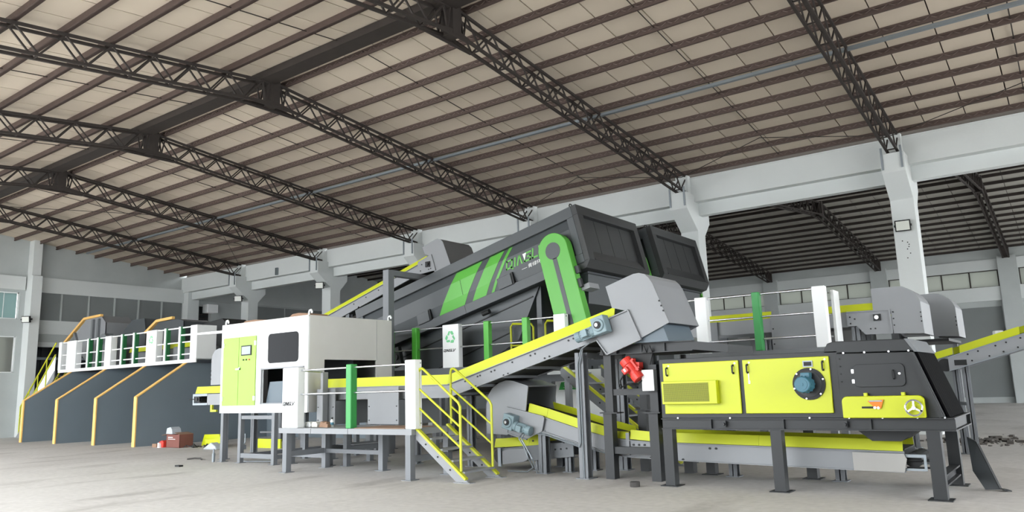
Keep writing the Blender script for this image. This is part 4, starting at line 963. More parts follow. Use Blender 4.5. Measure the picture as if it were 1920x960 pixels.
# ------------------------------------------------------------------ inclined graphite drum screens
TH = math.radians(13.908)
DM = Matrix.Translation((-9.006, 14.6, 5.603)) @ Matrix.Rotation(-TH, 4, 'Y')
def L3(mb): return mb.xf(DM)
def profile_y(v):           # ribbed side sheet: recess at top and bottom, proud in the middle
    for (a, ya), (b, yb) in (((-.25, .09), (-.50, .035)), ((-.50, .035), (-.90, .035)), ((-.90, .035), (-1.19, .09))):
        if a >= v >= b: return ya+(yb-ya)*(a-v)/(a-b)
    return .09
def slanted_stripe(tl, tr, bl, br, off=.006):
    lv = [tl[1], -.50, -.90, bl[1]]
    mb = MB()
    for a, b in zip(lv, lv[1:]):
        def at(p, q, v): f = (p[1]-v)/(p[1]-q[1]); return p[0]+(q[0]-p[0])*f
        q = [(at(tl, bl, a), profile_y(a)-off, a), (at(tr, br, a), profile_y(a)-off, a), (at(tr, br, b), profile_y(b)-off, b), (at(tl, bl, b), profile_y(b)-off, b)]
        w = [(x, y+off*.8, z) for x, y, z in q]
        mb.add(q+w, [(0,1,2,3),(7,6,5,4),(0,4,5,1),(1,5,6,2),(2,6,7,3),(3,7,4,0)])
    return mb
def side_arms(t, mt, v_end):
    for y0, y1 in ((-.25, -.02), (3.02, 3.12)):
        pol = arc(-.6, -.90, .40, 0, 180, 14)+[(-1.0, v_end), (-.2, v_end-.2)]
        a = make('side_arm', MB().prism(pol, 'y', y0, y1).xf(mt), 'stripe', t, bevel=.012)
        if y0 < 0:
            key = MB().prism(arc(-.6, -.92, .2, 0, 360, 24)[:-1]+[], 'y', y0-.006, y0).prism([(-.655, -1.1), (-.545, -1.1), (-.545, v_end-.05), (-.655, v_end-.05)], 'y', y0-.006, y0)
            make('slot_cover', key.xf(mt), 'drum', a)
            make('arm_bracket', MB().box(-.2, -.10, y0+.06, -.12, -1.62, -1.45).box(-.2, -.12, y0+.04, -.12, -1.95, -1.75).xf(mt), 'dark', a)
def drum_screen(label):
    t = thing('drum_screen', label, 'machine', (-12.5, 16.1, 0), 'inclined drum screens')
    UL, W_ = -7.5, 3.0
    for y0, y1 in ((0, .12), (W_-.12, W_)):
        make('side_frame', L3(MB().box(UL, 0, y0, y1, -.26, 0).box(UL, 0, y0, y1, -1.40, -1.17).box(UL, UL+.26, y0, y1, -1.17, -.26).box(-.18, 0, y0, y1, -1.17, -.26)), 'drum', t, bevel=.008)
    def sidesheet(y_of, m):
        mb = MB(); vs = [-.25, -.50, -.90, -1.19]
        for a, b in zip(vs, vs[1:]):
            q = [(UL+.2, y_of(a), a), (-.1, y_of(a), a), (-.1, y_of(b), b), (UL+.2, y_of(b), b)]
            w = [(x, y+.02, z) for x, y, z in q]
            mb.add(q+w, [(0,1,2,3),(7,6,5,4),(0,4,5,1),(1,5,6,2),(2,6,7,3),(3,7,4,0)])
        return L3(mb)
    sp = make('side_sheet', sidesheet(profile_y, 'drum'), 'drum', t); make('side_sheet', sidesheet(lambda v: W_-profile_y(v)-.02, 'drum'), 'drum', t)
    make('roof_sheet', L3(MB().box(UL, 0, .12, W_-.12, -.06, 0)), 'drumdark', t); make('floor_sheet', L3(MB().box(UL, 0, .12, W_-.12, -1.40, -1.34)), 'drumdark', t)
    make('rear_sheet', L3(MB().box(UL, UL+.05, .12, W_-.12, -1.34, -.06)), 'drumdark', t)
    make('panel_seam', L3(MB().box(-3.63, -3.62, -.002, .0, -1.40, -1.17).box(-3.63, -3.62, .026, .032, -.9, -.5)), 'black', t)
    # end frame with recessed panels
    make('end_frame', L3(MB().box(0, .14, 0, W_, -.24, 0).box(0, .14, 0, .24, -1.36, -.24).box(0, .14, W_-.24, W_, -1.36, -.24).prism([(0, -1.36), (.16, -1.36), (.05, -1.10), (0, -1.10)], 'y', .24, W_-.24)), 'drumdark', t, bevel=.008)
    n = 4; st = (W_-.48)/n
    for i in range(n): make('end_panel', L3(MB().box(.0, .03, .24+i*st+.008, .24+(i+1)*st-.008, -1.12, -.24)), 'drumdark', t)
    make('end_backing', L3(MB().box(-.03, 0, .12, W_-.12, -1.34, -.06)), 'black', t)
    make('lower_edge', L3(MB().prism([(-.95, -1.40), (.14, -1.36), (.0, -1.52), (-.95, -1.56)], 'y', 0, W_)), 'drumdark', t)
    make('outlet_skirt', L3(MB().prism([(-.98, -1.56), (-.12, -1.54), (-.32, -2.25), (-1.1, -2.35)], 'y', .25, W_-.25)), 'drum', t)
    make('skirt_flange', L3(MB().box(-.98, -.10, .18, W_-.18, -1.60, -1.56)), 'drum', t)
    make('ledge', L3(MB().box(-.2, .02, -.12, .3, -2.02, -1.90)), 'grey', t)
    for uu in (-.02, UL+.1): make('lifting_eye', L3(MB().tube([(uu-.03, .06, 0), (uu-.03, .06, .05), (uu, .06, .075), (uu+.03, .06, .05), (uu+.03, .06, 0)], .013, 6)), 'black', t)
    # hatches on the side
    for u0, v0 in ((-2.46, -.91), (-5.24, -.91)):
        make('hatch', L3(MB().box(u0, u0+.42, -.04, .05, v0-.28, v0)), 'drum', t, bevel=.006)
        make('hatch_gap', L3(MB().box(u0+.42, u0+.47, -.015, .05, v0-.28, v0+.02)), 'black', t)
    # hopper under the drum
    hp = [(-6.9, -1.40), (-1.52, -1.40), (-2.45, -2.45), (-3.2, -2.62), (-5.4, -2.5)]
    make('hopper', L3(MB().prism(hp, 'y', .28, W_-.28)), 'drum', t)
    make('hopper_seam', L3(MB().bar((-6.6, .27, -1.75), (-1.75, .27, -1.58), .02, .025).bar((-5.2, .27, -2.4), (-2.6, .27, -2.2), .02, .025)), 'black', t)
    make('bearing', L3(MB().box(-6.4, -6.1, -.02, .1, -2.0, -1.5).cyl((-6.25, -.05, -1.75), (-6.25, .1, -1.75), .09, 14)), 'drum', t)
    make('small_motor', L3(MB().cyl((-3.2, .1, -1.55), (-2.98, .1, -1.55), .06, 12)), 'black', t)
    # stand
    for y in (15.0, 17.2):
        make('support_beam', MB().box(-15.6, -9.4, y-.08, y+.08, 2.0 if y > 15.5 else 1.62, 2.16 if y > 15.5 else 1.78), 'drum', t)
        for x in (-15.4, -13.0, -10.0):
            sqleg('leg', t, x, y, 0, 2.0 if y > 15.5 else 1.62, .16, 'drum')
    for y in (15.0, 17.2): make('strut', MB().bar((-15.3, y, 1.78), (-15.3, y, 2.75), .14, .14).bar((-10.2, y, 1.78), (-10.2, y, 3.9), .14, .14), 'drum', t)
    return t
d1_ = drum_screen('graphite inclined drum screen with green stripes and lettering beside the walkway')
d2_ = clone_tree(d1_, None, (.2, 3.42, 0)); d2_['label'] = 'second graphite drum screen beside the white column, behind the green-striped one'
side_arms(d1_, DM, -3.24); side_arms(d2_, Matrix.Translation((.2, 3.42, 0)) @ DM, -2.4)
def lettering(t):
    for tl, tr, bl, br in (((-3.72, -.27), (-2.84, -.27), (-4.58, -1.17), (-3.70, -1.17)), ((-2.58, -.27), (-2.12, -.27), (-3.43, -1.17), (-2.98, -1.17)), ((-1.97, -.27), (-1.86, -.27), (-2.80, -1.17), (-2.71, -1.17))):
        make('green_stripe', L3(slanted_stripe(tl, tr, bl, br)), 'stripe', t)
    make('lettering', L3(word_mb('QIMGLV', -2.18, .033, -.79, 1.22, .225, .19, .3, .006)), 'stripe', t)
    make('white_wedge', L3(MB().prism([(-1.60, -.575), (-1.49, -.575), (-1.58, -.74)], 'y', .026, .032)), 'whiteink', t)
    make('white_lettering', L3(fit_text('\u9752\u7eff\u73af\u4fdd', .52, .10, -1.52, .03, -.96, .1, .0)), 'whiteink', t)
    make('white_rule', L3(MB().box(-1.72, -1.56, .028, .032, -.93, -.922)), 'whiteink', t)
lettering(d1_)

# ------------------------------------------------------------------ conveyor climbing behind the booth into the drum
def climbing_conveyor():
    Y0, Y1 = 16.0, 17.0
    t = thing('climbing_conveyor', 'steep grey conveyor with a yellow guard rising behind the booth to the drum', 'conveyor', (-20, 16.5, 0))
    up = [(-22.5, 2.94), (-14.8, 5.215)]; dn = [(-22.5, 2.66), (-14.9, 4.90)]
    for y in (Y0, Y1-.02): make('side_frame', strip(up, dn, y, y+.02), 'grey', t)
    make('flange', MB().bar((-22.5, Y0-.02, 2.95), (-14.8, Y0-.02, 5.22), .05, .012).bar((-22.5, Y0-.02, 2.66), (-14.9, Y0-.02, 4.9), .05, .012), 'grey', t)
    guard(t, [(-22.5, 2.97), (-14.82, 5.23)], .13, Y0-.005, Y0+.1, lean=.03); guard(t, [(-22.5, 2.97), (-14.82, 5.23)], .13, Y1+.005, Y1-.1, lean=.03)
    make('belt', strip([(x, z+.02) for x, z in up], [(x, z) for x, z in up], Y0+.05, Y1-.05), 'belt', t)
    poly = [(-14.95, 5.62), (-14.45, 5.78), (-14.36, 5.79), (-14.25, 5.76), (-14.15, 5.67), (-13.88, 5.0), (-14.05, 4.75), (-14.5, 4.85), (-14.72, 5.36), (-14.86, 5.4)]
    hood(t, poly, Y0-.03, Y1+.25, 'grey', skip=(5, 6, 7, 8))
    plate = [(-15.15, 4.82), (-14.42, 4.88), (-14.58, 5.36), (-15.1, 5.2)]
    make('head_plate', MB().prism(plate, 'y', Y0-.06, Y0-.03), 'grey', t); make('bearing', MB().box(-14.78, -14.62, Y0-.1, Y0-.06, 5.0, 5.16).cyl((-14.7, Y0-.13, 5.08), (-14.7, Y0-.1, 5.08), .05, 12), 'black', t)
    bolts(t, [(-17.9+i*.55, Y0, 4.22+i*.163) for i in range(5)]+[(-17.8+i*.55, Y0, 4.05+i*.163) for i in range(5)], r=.02)
    bolts(t, [(-15.0, Y0-.06, 4.92), (-14.95, Y0-.06, 5.1), (-14.6, Y0-.06, 4.95), (-14.68, Y0-.06, 4.93)], r=.018)
    make('chute', MB().box(-14.55, -14.14, Y0+.02, Y1, 4.42, 4.85), 'greymid', t)
    for x in (-21.5, -18.2):
        z = 2.66+(x+22.5)*.2947
        hleg('leg', t, x, Y0+.08, 0, z, 'leggrey', .15); hleg('leg', t, x, Y1-.08, 0, z, 'leggrey', .15)
climbing_conveyor()
def portal():
    t = thing('portal_frame', 'grey square tube portal frame standing behind the booth corner over the drum', 'frame', (-13.97, 13.6, 0))
    make('post', MB().box(-14.07, -13.87, 13.55, 13.75, 0, 4.44), 'leggrey', t); make('post', MB().box(-14.07, -13.87, 17.64, 17.84, 0, 4.44), 'leggrey', t)
    make('crossbar', MB().box(-14.07, -13.87, 13.55, 17.84, 4.44, 4.58), 'leggrey', t)
portal()

# ------------------------------------------------------------------ conveyors with hoods at the right
def hooded_conveyor():
    Y0, Y1 = 15.3, 16.35
    t = thing('hooded_conveyor', 'grey hooded conveyor with yellow guard nearer the separator, on the service platform', 'conveyor', (-4.4, 15.8, 0), 'hooded conveyors')
    make('side_frame', MB().box(-6.6, -3.42, Y0, Y0+.02, 2.44, 2.72), 'grey', t); make('side_frame', MB().box(-6.6, -3.42, Y1-.02, Y1, 2.44, 2.72), 'grey', t)
    guard(t, [(-6.6, 2.73), (-4.84, 2.73)], .13, Y0, Y0+.1); guard(t, [(-3.75, 2.73), (-2.94, 2.73)], .13, Y0, Y0+.1); guard(t, [(-6.6, 2.73), (-2.94, 2.73)], .13, Y1, Y1-.1)
    make('belt', MB().box(-6.6, -2.8, Y0+.05, Y1-.05, 2.70, 2.72), 'belt', t)
    bx = make('drive_cover', MB().box(-4.84, -3.98, Y0-.06, Y0, 2.08, 2.77), 'grey', t, bevel=.006); bolts(bx, [(-4.8, Y0-.06, z) for z in (2.2, 2.5)], r=.015)
    bx = make('end_cover', MB().box(-6.3, -5.95, Y0-.06, Y0, 2.08, 2.72), 'greymid', t, bevel=.006)
    pl = [(-3.42, 2.45), (-3.26, 2.45), (-3.12, 2.28), (-2.66, 2.27), (-2.67, 2.70), (-3.42, 2.72)]
    hp = make('head_plate', MB().prism(pl, 'y', Y0-.03, Y0), 'grey', t)
    make('rim', MB().bar((-2.665, Y0-.04, 2.28), (-2.675, Y0-.04, 2.71), .03, .02).bar((-3.42, Y0-.04, 2.715), (-2.66, Y0-.04, 2.705), .03, .02), 'grey', hp)
    make('bearing', MB().box(-2.95, -2.83, Y0-.08, Y0-.03, 2.52, 2.64), 'black', hp); make('shaft_end', MB().cyl((-2.89, Y0-.11, 2.58), (-2.89, Y0-.08, 2.58), .035, 12), 'chrome', hp)
    bolts(hp, [(-3.36, Y0-.03, 2.5), (-3.36, Y0-.03, 2.62), (-3.28, Y0-.03, 2.58), (-3.02, Y0-.03, 2.38), (-2.94, Y0-.03, 2.38)], r=.015)
    poly = [(-2.95, 3.12), (-2.50, 3.12)]+[(-2.42, 3.11), (-2.33, 3.06), (-2.25, 2.99), (-2.19, 2.90), (-2.16, 2.82)]+[(-2.15, 2.24), (-2.64, 2.27), (-2.66, 2.70), (-2.95, 2.72)]
    hood(t, poly, Y0-.02, Y1+.02, 'grey', skip=(7, 8, 9, 10))
    bolts(t, [(-2.17, Y0-.02, z) for z in (2.62, 2.54, 2.46)]+[(-2.62, Y0-.02, z) for z in (2.66, 2.54, 2.42)], r=.013)
    for x in (-6.2, -3.3): hleg('leg', t, x, Y0+.1, 0, 2.44, 'leggrey', .14); hleg('leg', t, x, Y1-.1, 0, 2.44, 'leggrey', .14)
    return t
h1 = hooded_conveyor()
h2 = clone_tree(h1, None, (.32, 2.0, 0)); h2['label'] = 'hooded grey conveyor farther from the separator, behind the first hood'
def dark_pan():
    t = thing('discharge_pan', 'flat dark pan under the two hoods behind the separator', 'tray', (-2.3, 17, 0))
    make('pan', MB().box(-3.2, -1.95, 16.7, 18.6, 2.14, 2.19), 'black', t)
    for x, y in ((-3.1, 16.8), (-2.05, 18.5), (-3.1, 18.5)): sqleg('leg', t, x, y, 0, 2.14, .08, 'leggrey')
dark_pan()
def exit_conveyor():
    Y0, Y1 = 16.3, 17.2
    k = Y0/14.5
    def q(x, z): return (x*k, 1.5+(z-1.5)*k)
    t = thing('exit_conveyor', 'pale grey conveyor with shiny yellow guards rising past the louvred end of the separator', 'conveyor', (-1.2, 16, 0))
    a0, a1 = q(-1.74, 1.785), q(.9, 2.56); b0, b1 = q(-1.74, 1.56), q(.9, 2.34)
    for y in (Y0, Y1-.02): make('side_frame', strip([a0, a1], [b0, b1], y, y+.02), 'grey', t)
    make('flange', MB().bar((a0[0], Y0-.015, a0[1]), (a1[0], Y0-.015, a1[1]), .04, .012).bar((b0[0], Y0-.015, b0[1]), (b1[0], Y0-.015, b1[1]), .04, .012), 'galv', t)
    g0, g1, g2 = q(-1.56, 1.845), q(-.70, 2.10), q(.9, 2.565)
    guard(t, [g0, g1], .14, Y0-.005, Y0+.1); guard(t, [(a0[0], a0[1]+.05), (a1[0], a1[1]+.05)], .14, Y1+.005, Y1-.1)
    guard(t, [q(-1.99, 1.74), q(-1.66, 1.83)], .13, Y0-.005, Y0+.1)
    make('belt', strip([(a0[0], a0[1]+.02), (a1[0], a1[1]+.02)], [a0, a1], Y0+.05, Y1-.05), 'belt', t)
    r = q(-1.80, 1.66); make('tail_roller', MB().cyl((r[0], Y0+.05, r[1]), (r[0], Y1-.05, r[1]), .12, 16), 'black', t)
    s = q(-1.62, 1.70); make('bearing_slot', MB().box(s[0]-.04, s[0]+.16, Y0-.006, Y0, s[1]-.06, s[1]+.04), 'black', t)
    bolts(t, [(*[q(x, 1.785+(x+1.74)*.293-d)[0]], Y0, q(x, 1.785+(x+1.74)*.293-d)[1]) for x, d in ((-1.45, .05), (-1.3, .05), (-1.05, .05), (-.9, .05), (-.7, .05), (-1.4, .17), (-1.15, .18), (-.95, .18), (-.75, .18))], r=.017)
    make('lamp_cap', MB().cyl((q(-1.02, 2.2)[0], Y0+.5, 2.1), (q(-1.02, 2.2)[0], Y0+.5, 2.28), .09, 14), 'white', t, bevel=.02)
    for x, y in ((-1.74, Y0+.45), (-1.95, Y0+.8)):
        hleg('leg', t, x, y, 0, 1.72, 'leggrey', .11)
    make('brace', MB().bar((-1.74, Y0+.45, .95), (-1.95, Y0+.8, .95), .05, .06), 'leggrey', t)
exit_conveyor()

# ------------------------------------------------------------------ back stairs, sign cabinet
def back_stairs(y0, y1, lab, dx=0):
    t = thing('back_stairs', lab, 'stairs', (-7.3, (y0+y1)/2, 0))
    for y in (y0, y1):
        make('stringer', MB().prism([(-8.6, 1.93), (-6.0, .0), (-6.3, 0), (-8.6, 1.72)], 'y', y-.02, y+.02), 'leggrey', t)
        make('stringer_edge', MB().bar((-8.6, y, 1.96), (-6.05, y, .06), .06, .05), 'handrail', t)
        bolts(t, [(-8.4+i*.35, y-.02, 1.68-i*.26) for i in range(6)], r=.018)
    for i in range(8):
        x = -8.5+i*.29; z = 1.78-i*.215
        make('tread', MB().box(x, x+.25, y0+.02, y1-.02, z-.03, z), 'leggrey', t)
    t.location.x += dx
back_stairs(13.3, 13.95, 'grey stairs with yellow edged stringers behind the feeder stand')
back_stairs(15.75, 16.5, 'far grey stairs with yellow edged stringers under the service platform', -.45)
def sign_cabinet():
    t = thing('machine_cabinet', 'pale grey cabinet with a green sign under the climbing conveyor', 'cabinet', (-9.2, 16, 0))
    make('body', MB().box(-11.6, -9.15, 16.3, 16.9, .12, 1.9), 'white', t, bevel=.01); make('plinth', MB().box(-11.5, -9.25, 16.32, 16.88, 0, .12), 'dark', t)
    x0, x1, z0, z1 = -10.57, -9.86, 1.42, 1.61
    p = make('green_sign', MB().prism([(x0-.04, z0), (x1-.09, z0), (x1, z1), (x0+.04, z1)], 'y', 16.28, 16.3), 'sign', t)
    make('lettering', fit_text('\u9752\u7eff\u5206\u9009\u673a', .44, .085, x0+.12, 16.275, z0+.085, 0, 0), 'whiteink', p)
    make('lettering', fit_text('http://www.qinglv.com', .46, .03, x0+.1, 16.275, z0+.035, 0, 0), 'whiteink', p)
sign_cabinet()

# ------------------------------------------------------------------ bunker walls with platform at the left
DX = [-33.25, -30.37, -27.41, -24.72]
def bunkers():
    prof = [(12.85, 0), (17.8, 0), (17.8, 2.69), (14.55, 2.69), (12.85, 1.56)]
    nm = ['beside the platform stairs', 'next in from the stairs', 'next to the one by the brown carton', 'with the brown carton and scraps at its foot']
    for x, n in zip(DX, nm):
        t = thing('bunker_wall', 'slate bunker divider wall with amber front edge, %s' % n, 'bunker wall', (x, 15, 0), 'bunker divider walls')
        make('slab', MB().prism(prof, 'x', x-.07, x+.07), 'slate', t)
        make('edge_strip', MB().box(x-.085, x+.085, 12.81, 12.85, 0, 1.57), 'amber', t)
        make('edge_strip', MB().bar((x, 12.82, 1.575), (x, 14.55, 2.725), .17, .035), 'amber', t)
    t = solo('retaining_wall', MB().box(-33.4, -19.0, 17.8, 17.95, 0, 2.69), 'slate', 'slate back wall closing the bunkers under the platform', 'bunker wall', (-28, 17.87, 0))
    Y, Z = 14.5, 2.80
    p = thing('bunker_platform', 'white railed platform with green posts on top of the bunker walls', 'platform', (-29.2, 16, 2.69))
    n = 5; st = 10.3/n
    for i in range(n): make('deck_plate', MB().box(-34.35+i*st, -34.36+(i+1)*st, Y, 17.9, Z-.03, Z), 'greymid', p)
    make('edge_beam', MB().box(-34.35, -24.05, Y-.04, Y, Z-.11, Z+.01), 'white', p); make('deck_joist', MB().box(-34.3, -24.1, 17.0, 17.1, 2.69, Z-.03), 'greymid', p)
    for a, b, m in ((-34.5, -34.25, 'white'), (-33.75, -32.95, 'white'), (-30.52, -30.05, 'white'), (-27.42, -26.72, 'logo'), (-24.5, -24.1, 'white')):
        q = post(p, 'post', a, b, Y, Y+(.25 if a < -25 else .75), Z, 3.97, 'white', .015)
        if m == 'logo': logo(q, a+.1, b-.1, Y, Z, 3.97, False, False)
    for x in (-31.95, -31.15, -29.25, -28.35, -26.15, -25.2):
        g = post(p, 'post', x-.04, x+.10, Y+.02, Y+.17, Z, 3.97, 'darkgreen', .01); make('front_glare', MB().box(x-.05, x+.06, Y, Y+.02, Z, 3.97), 'white', g)  # white strip paints the glare on each green post's lit front
    for z in (3.93, 3.42, 3.0): make('rail', MB().box(-34.3, -24.4, Y+.06, Y+.10, z-.02, z+.02), 'white', p)
    # stairs at its end
    s = thing('platform_stairs', 'white and yellow stairs climbing to the bunker platform beside the gable wall', 'stairs', (-35.5, 14.9, 0))
    for y in (14.35, 15.15):
        make('stringer', MB().prism([(-34.36, 2.78), (-37.7, 0), (-37.3, 0), (-34.36, 2.45)], 'y', y-.02, y+.02), 'grey', s)
        make('handrail', MB().tube([(-34.4, y, 3.95), (-37.45, y, 1.35), (-37.45, y, .2)], .03, 8), 'handrail', s); make('handrail', MB().cyl((-34.4, y, 3.45), (-37.45, y, .85), .025, 8), 'handrail', s)
        for f in (.25, .5, .75): make('baluster', MB().cyl((-34.4-3.05*f, y, 3.95-2.6*f), (-34.4-3.05*f, y, 2.78-2.54*f), .022, 8), 'handrail', s)
        make('infill_sheet', MB().prism([(-34.45, 3.4), (-37.3, .97), (-37.3, .35), (-34.45, 2.72)], 'y', y+.03, y+.04), 'white', s)
    for i in range(11):
        x = -34.6-i*.285; z = 2.58-i*.236
        make('tread', MB().box(x-.12, x+.1, 14.37, 15.13, z-.03, z), 'grey', s)
bunkers()
def bunker_chutes():
    Z = 2.8
    def chute(label, poly, y0, y1, edge=None, m='greymid'):
        t = thing('loading_chute', label, 'chute', ((poly[0][0]+poly[-1][0])/2, y0, Z), 'chutes on the bunker platform')
        hood(t, poly, y0, y1, m, skip=(len(poly)-1,), t=.04)
        if edge:
            e = MB()
            for a, b in zip(edge, edge[1:]): e.bar((a[0], y0-.02, a[1]), (b[0], y0-.02, b[1]), .12, .1)
            make('amber_edge', e, 'amber', t)
        return t
    c = chute('tall grey chute with an amber edge at the stair end of the bunker platform', [(-36.0, 4.05+.35), (-35.1, 5.06), (-33.75, 5.12), (-33.3, 4.8), (-33.3, Z), (-34.2, Z), (-36.0, 3.9)], 15.8, 17.0, [(-37.0, 4.12), (-35.18, 5.09), (-33.64, 5.13)], 'grey')
    make('rib', MB().box(-34.4, -34.25, 15.7, 15.8, 3.2, 5.0).box(-33.9, -33.75, 15.7, 15.8, 3.2, 5.0).bar((-36.0, 15.75, 4.5), (-35.3, 15.75, 3.4), .1, .14), 'greymid', c)
    chute('dark grey sloped hood beyond the railing between the green posts', [(-33.0, Z), (-33.0, 4.1), (-31.85, 4.8), (-30.85, 4.8), (-30.7, 4.2), (-30.7, Z)], 16.2, 17.4, None, 'drum')
    chute('low dark chute with an amber edge behind the logo post of the platform', [(-29.8, Z), (-29.8, 4.05), (-29.0, 4.48), (-27.6, 4.5), (-27.2, 4.4), (-27.2, Z)], 15.8, 17.0, [(-29.9, 4.12), (-29.06, 4.53), (-27.9, 4.57)], 'drum')
    chute('dark round topped chute behind the end post of the bunker platform', [(-27.0, Z), (-27.0, 4.1), (-26.8, 4.3), (-25.6, 4.4), (-25.3, 4.2), (-25.3, Z)], 16.4, 17.4, None, 'dark')
    t = thing('sorting_machine', 'pale sorting machine with a round drive wheel behind the platform railing', 'machine', (-31.9, 15.3, Z))
    make('body', MB().box(-32.6, -31.3, 15.2, 15.7, Z, 3.6), 'grey', t, bevel=.02); make('wheel', MB().cyl((-31.9, 15.05, 3.85), (-31.9, 15.2, 3.85), .35, 20), 'greymid', t); make('hub', MB().cyl((-31.9, 14.98, 3.85), (-31.9, 15.05, 3.85), .12, 12), 'galv', t)
    make('bracket', MB().box(-32.05, -31.75, 15.2, 15.4, 3.6, 4.2), 'greymid', t)
    t = thing('cross_conveyor', 'low conveyor with yellow guards on the bunker platform behind the green posts', 'conveyor', (-28, 15.2, Z))
    make('body', MB().box(-30.0, -24.6, 15.25, 15.7, Z, 3.3), 'greymid', t); guard(t, [(-30.0, 3.32), (-27.5, 3.32), (-24.7, 3.32)], .16, 15.2, 15.5)
    make('side_box', MB().box(-26.6, -26.2, 15.1, 15.25, Z, 3.35), 'grey', t); make('side_box', MB().box(-25.0, -24.62, 15.1, 15.25, Z, 3.5), 'grey', t)
bunker_chutes()

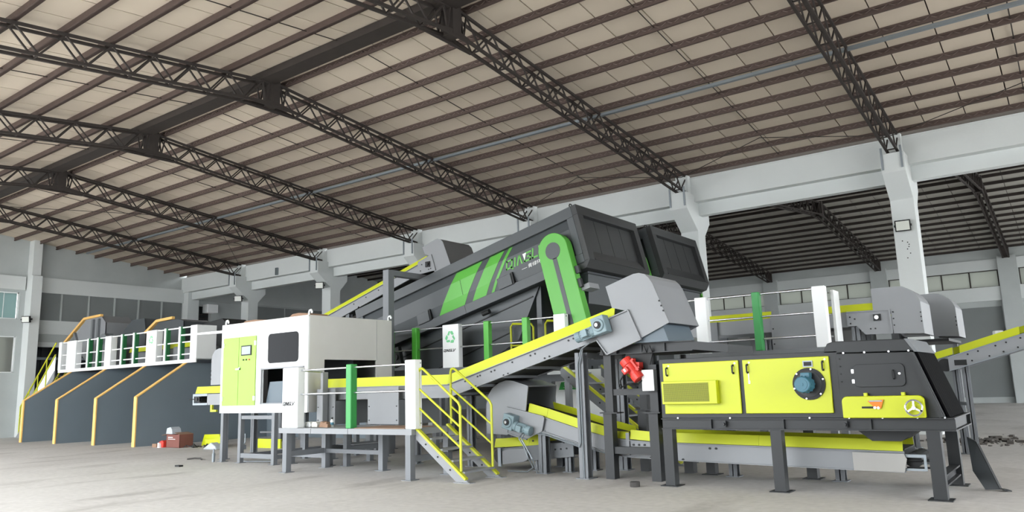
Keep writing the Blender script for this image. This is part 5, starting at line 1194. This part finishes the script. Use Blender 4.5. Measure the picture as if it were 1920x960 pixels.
# ------------------------------------------------------------------ loose things on the floor
def rubbish():
    t = thing('cardboard_box', 'open brown cardboard box with printed side against the bunker wall', 'box', (-22.75, 13.3, 0))
    x0, x1, y0, y1, h = -23.15, -22.4, 13.05, 13.5, .40
    make('body', MB().box(x0, x1, y0, y0+.01, 0, h).box(x0, x1, y1-.01, y1, 0, h).box(x0, x0+.01, y0, y1, 0, h).box(x1-.01, x1, y0, y1, 0, h).box(x0, x1, y0, y1, 0, .01), 'cardred', t)
    make('flap', MB().prism([(x0, h), (x0-.28, h-.04), (x0-.28, h-.03), (x0, h+.012)], 'y', y0, y1), 'card', t); make('flap', MB().prism([(x1, h), (x1-.3, h+.05), (x1-.3, h+.06), (x1, h+.012)], 'y', y0, y1), 'card', t)
    make('print', MB().box(x0+.1, x0+.36, y0-.003, y0, .30, .32).box(x0+.1, x0+.5, y0-.003, y0, .25, .265), 'whiteink', t)
    solo('foam_box', MB().prism([(-23.28, .405), (-22.9, .405), (-22.95, .56), (-23.05, .62), (-23.24, .58)], 'y', 13.1, 13.4), 'dirtybox', 'crushed grey foam box lying on the brown cardboard box', 'box', (-23.1, 13.25, .405), bevel=.01)
    solo('red_packet', MB().prism([(-23.5, 0), (-23.22, 0), (-23.2, .17), (-23.3, .22), (-23.48, .16)], 'y', 12.98, 13.2), 'red', 'red and white packet on the floor beside the brown box', 'packet', (-23.35, 13.1, 0), bevel=.02)
    solo('white_wrapper', MB().prism([(-23.4, 0), (-23.28, 0), (-23.31, .14), (-23.38, .15)], 'y', 12.9, 12.97), 'white', 'white wrapper leaning on the red packet', 'wrapper', (-23.34, 12.93, 0))
    solo('small_carton', MB().box(-23.8, -23.55, 12.95, 13.2, 0, .11), 'card', 'small flat brown carton on the floor beside the red packet', 'box', (-23.7, 13.1, 0), bevel=.005)
    solo('scrap_sheet', MB().prism([(-22.35, .02), (-21.2, .02), (-21.4, .38), (-22.2, .36)], 'y', 13.75, 13.8), 'yellow', 'olive yellow sheet leaning behind the brown box', 'metal sheet', (-21.8, 13.77, .02))
    solo('scrap_sheet', MB().prism([(-21.7, .0), (-20.9, .1), (-20.6, .28), (-21.75, .24)], 'y', 13.5, 13.56), 'yellow', 'bent olive yellow sheet with a pointed end on the floor', 'metal sheet', (-21.2, 13.53, 0))
    solo('scrap_sheet', MB().box(-20.0, -18.6, 13.9, 13.95, 0, .26), 'yellow', 'long olive yellow sheet on the floor behind the booth legs', 'metal sheet', (-19.3, 13.9, 0))
    random.seed(3); b = MB()
    for i in range(26):
        x = -22.3+random.random()*1.8; y = 13.1+random.random()*.4; w = .03+random.random()*.1
        b.bar((x, y, .02), (x+random.uniform(-.25, .25), y+random.uniform(-.1, .1), .03+random.random()*.12), .03, .02)
    o = solo('scrap_heap', b, 'black', 'dark tangle of strips and offcuts beside the brown box', 'scrap', (-21.4, 13.3, 0)); o['kind'] = 'stuff'
    solo('plastic_bag', MB().prism([(-21.0, 0), (-20.3, 0), (-20.35, .1), (-20.6, .2), (-20.85, .08)], 'y', 12.95, 13.2), 'dirtybox', 'pale plastic bag on the floor in front of the yellow sheets', 'bag', (-20.6, 13.1, 0), bevel=.03)
    solo('cloth_strip', MB().tube([(-17.95, 10.68, .015), (-17.82, 10.8, .03), (-17.65, 10.85, .025), (-17.5, 10.78, .018), (-17.42, 10.75, .02)], .02, 6), 'rubber', 'dark strip of cloth lying on the open floor', 'cloth', (-17.7, 10.77, 0))
    solo('dark_block', MB().box(-16.46, -16.28, 9.5, 9.6, 0, .035), 'black', 'small blue black block lying alone on the floor', 'block', (-16.37, 9.55, 0), bevel=.006)
    solo('rubber_puck', MB().cyl((-5.53, 10.45, 0), (-5.53, 10.45, .075), .075, 20), 'rubber', 'round grey rubber puck on the floor beside the feeder stand', 'puck', (-5.53, 10.45, 0), bevel=.008)
    p = thing('leaning_sheet', 'bent dark steel sheet leaning on the end leg of the separator', 'metal sheet', (-1.2, 12.1, 0))
    v = [(-1.36, 12.20, .66), (-1.24, 12.10, .60), (-1.02, 11.88, .02), (-1.20, 11.98, .0), (-1.33, 12.1, .22)]
    w = [(x+.012, y+.012, z) for x, y, z in v]; n = len(v)
    make('sheet', MB().add(v+w, [tuple(range(n)), tuple(range(2*n-1, n-1, -1))]+[(i, i+n, (i+1) % n+n, (i+1) % n) for i in range(n)]), 'drum', p)
    make('folded_edge', MB().bar((-1.02, 11.89, .03), (-.93, 11.93, .01), .16, .012).bar((-1.24, 12.11, .6), (-1.02, 11.89, .03), .03, .012), 'dark', p)
    random.seed(5); b = MB()
    for i in range(700):
        k = random.choice((-2.0, -.3, .2, .9)); x = random.gauss(k, .5); y = 20.6+random.gauss(0, .75)+(x+1.2)*.3; s = .012+random.random()**3*.09
        if y < 19.0: continue
        a = random.random()*3.1; dx, dy = math.cos(a)*s*1.3, math.sin(a)*s*1.3
        b.bar((x-dx, y-dy, s*.3), (x+dx, y+dy, s*.3), s*1.2, s*.6)
    o = make('rubble', b, 'rubble', loc=(-1, 20.4, 0)); tag(o, 'scatter of dark rubble and sweepings on the floor below the exit conveyor', 'rubble'); o['kind'] = 'stuff'
rubbish()
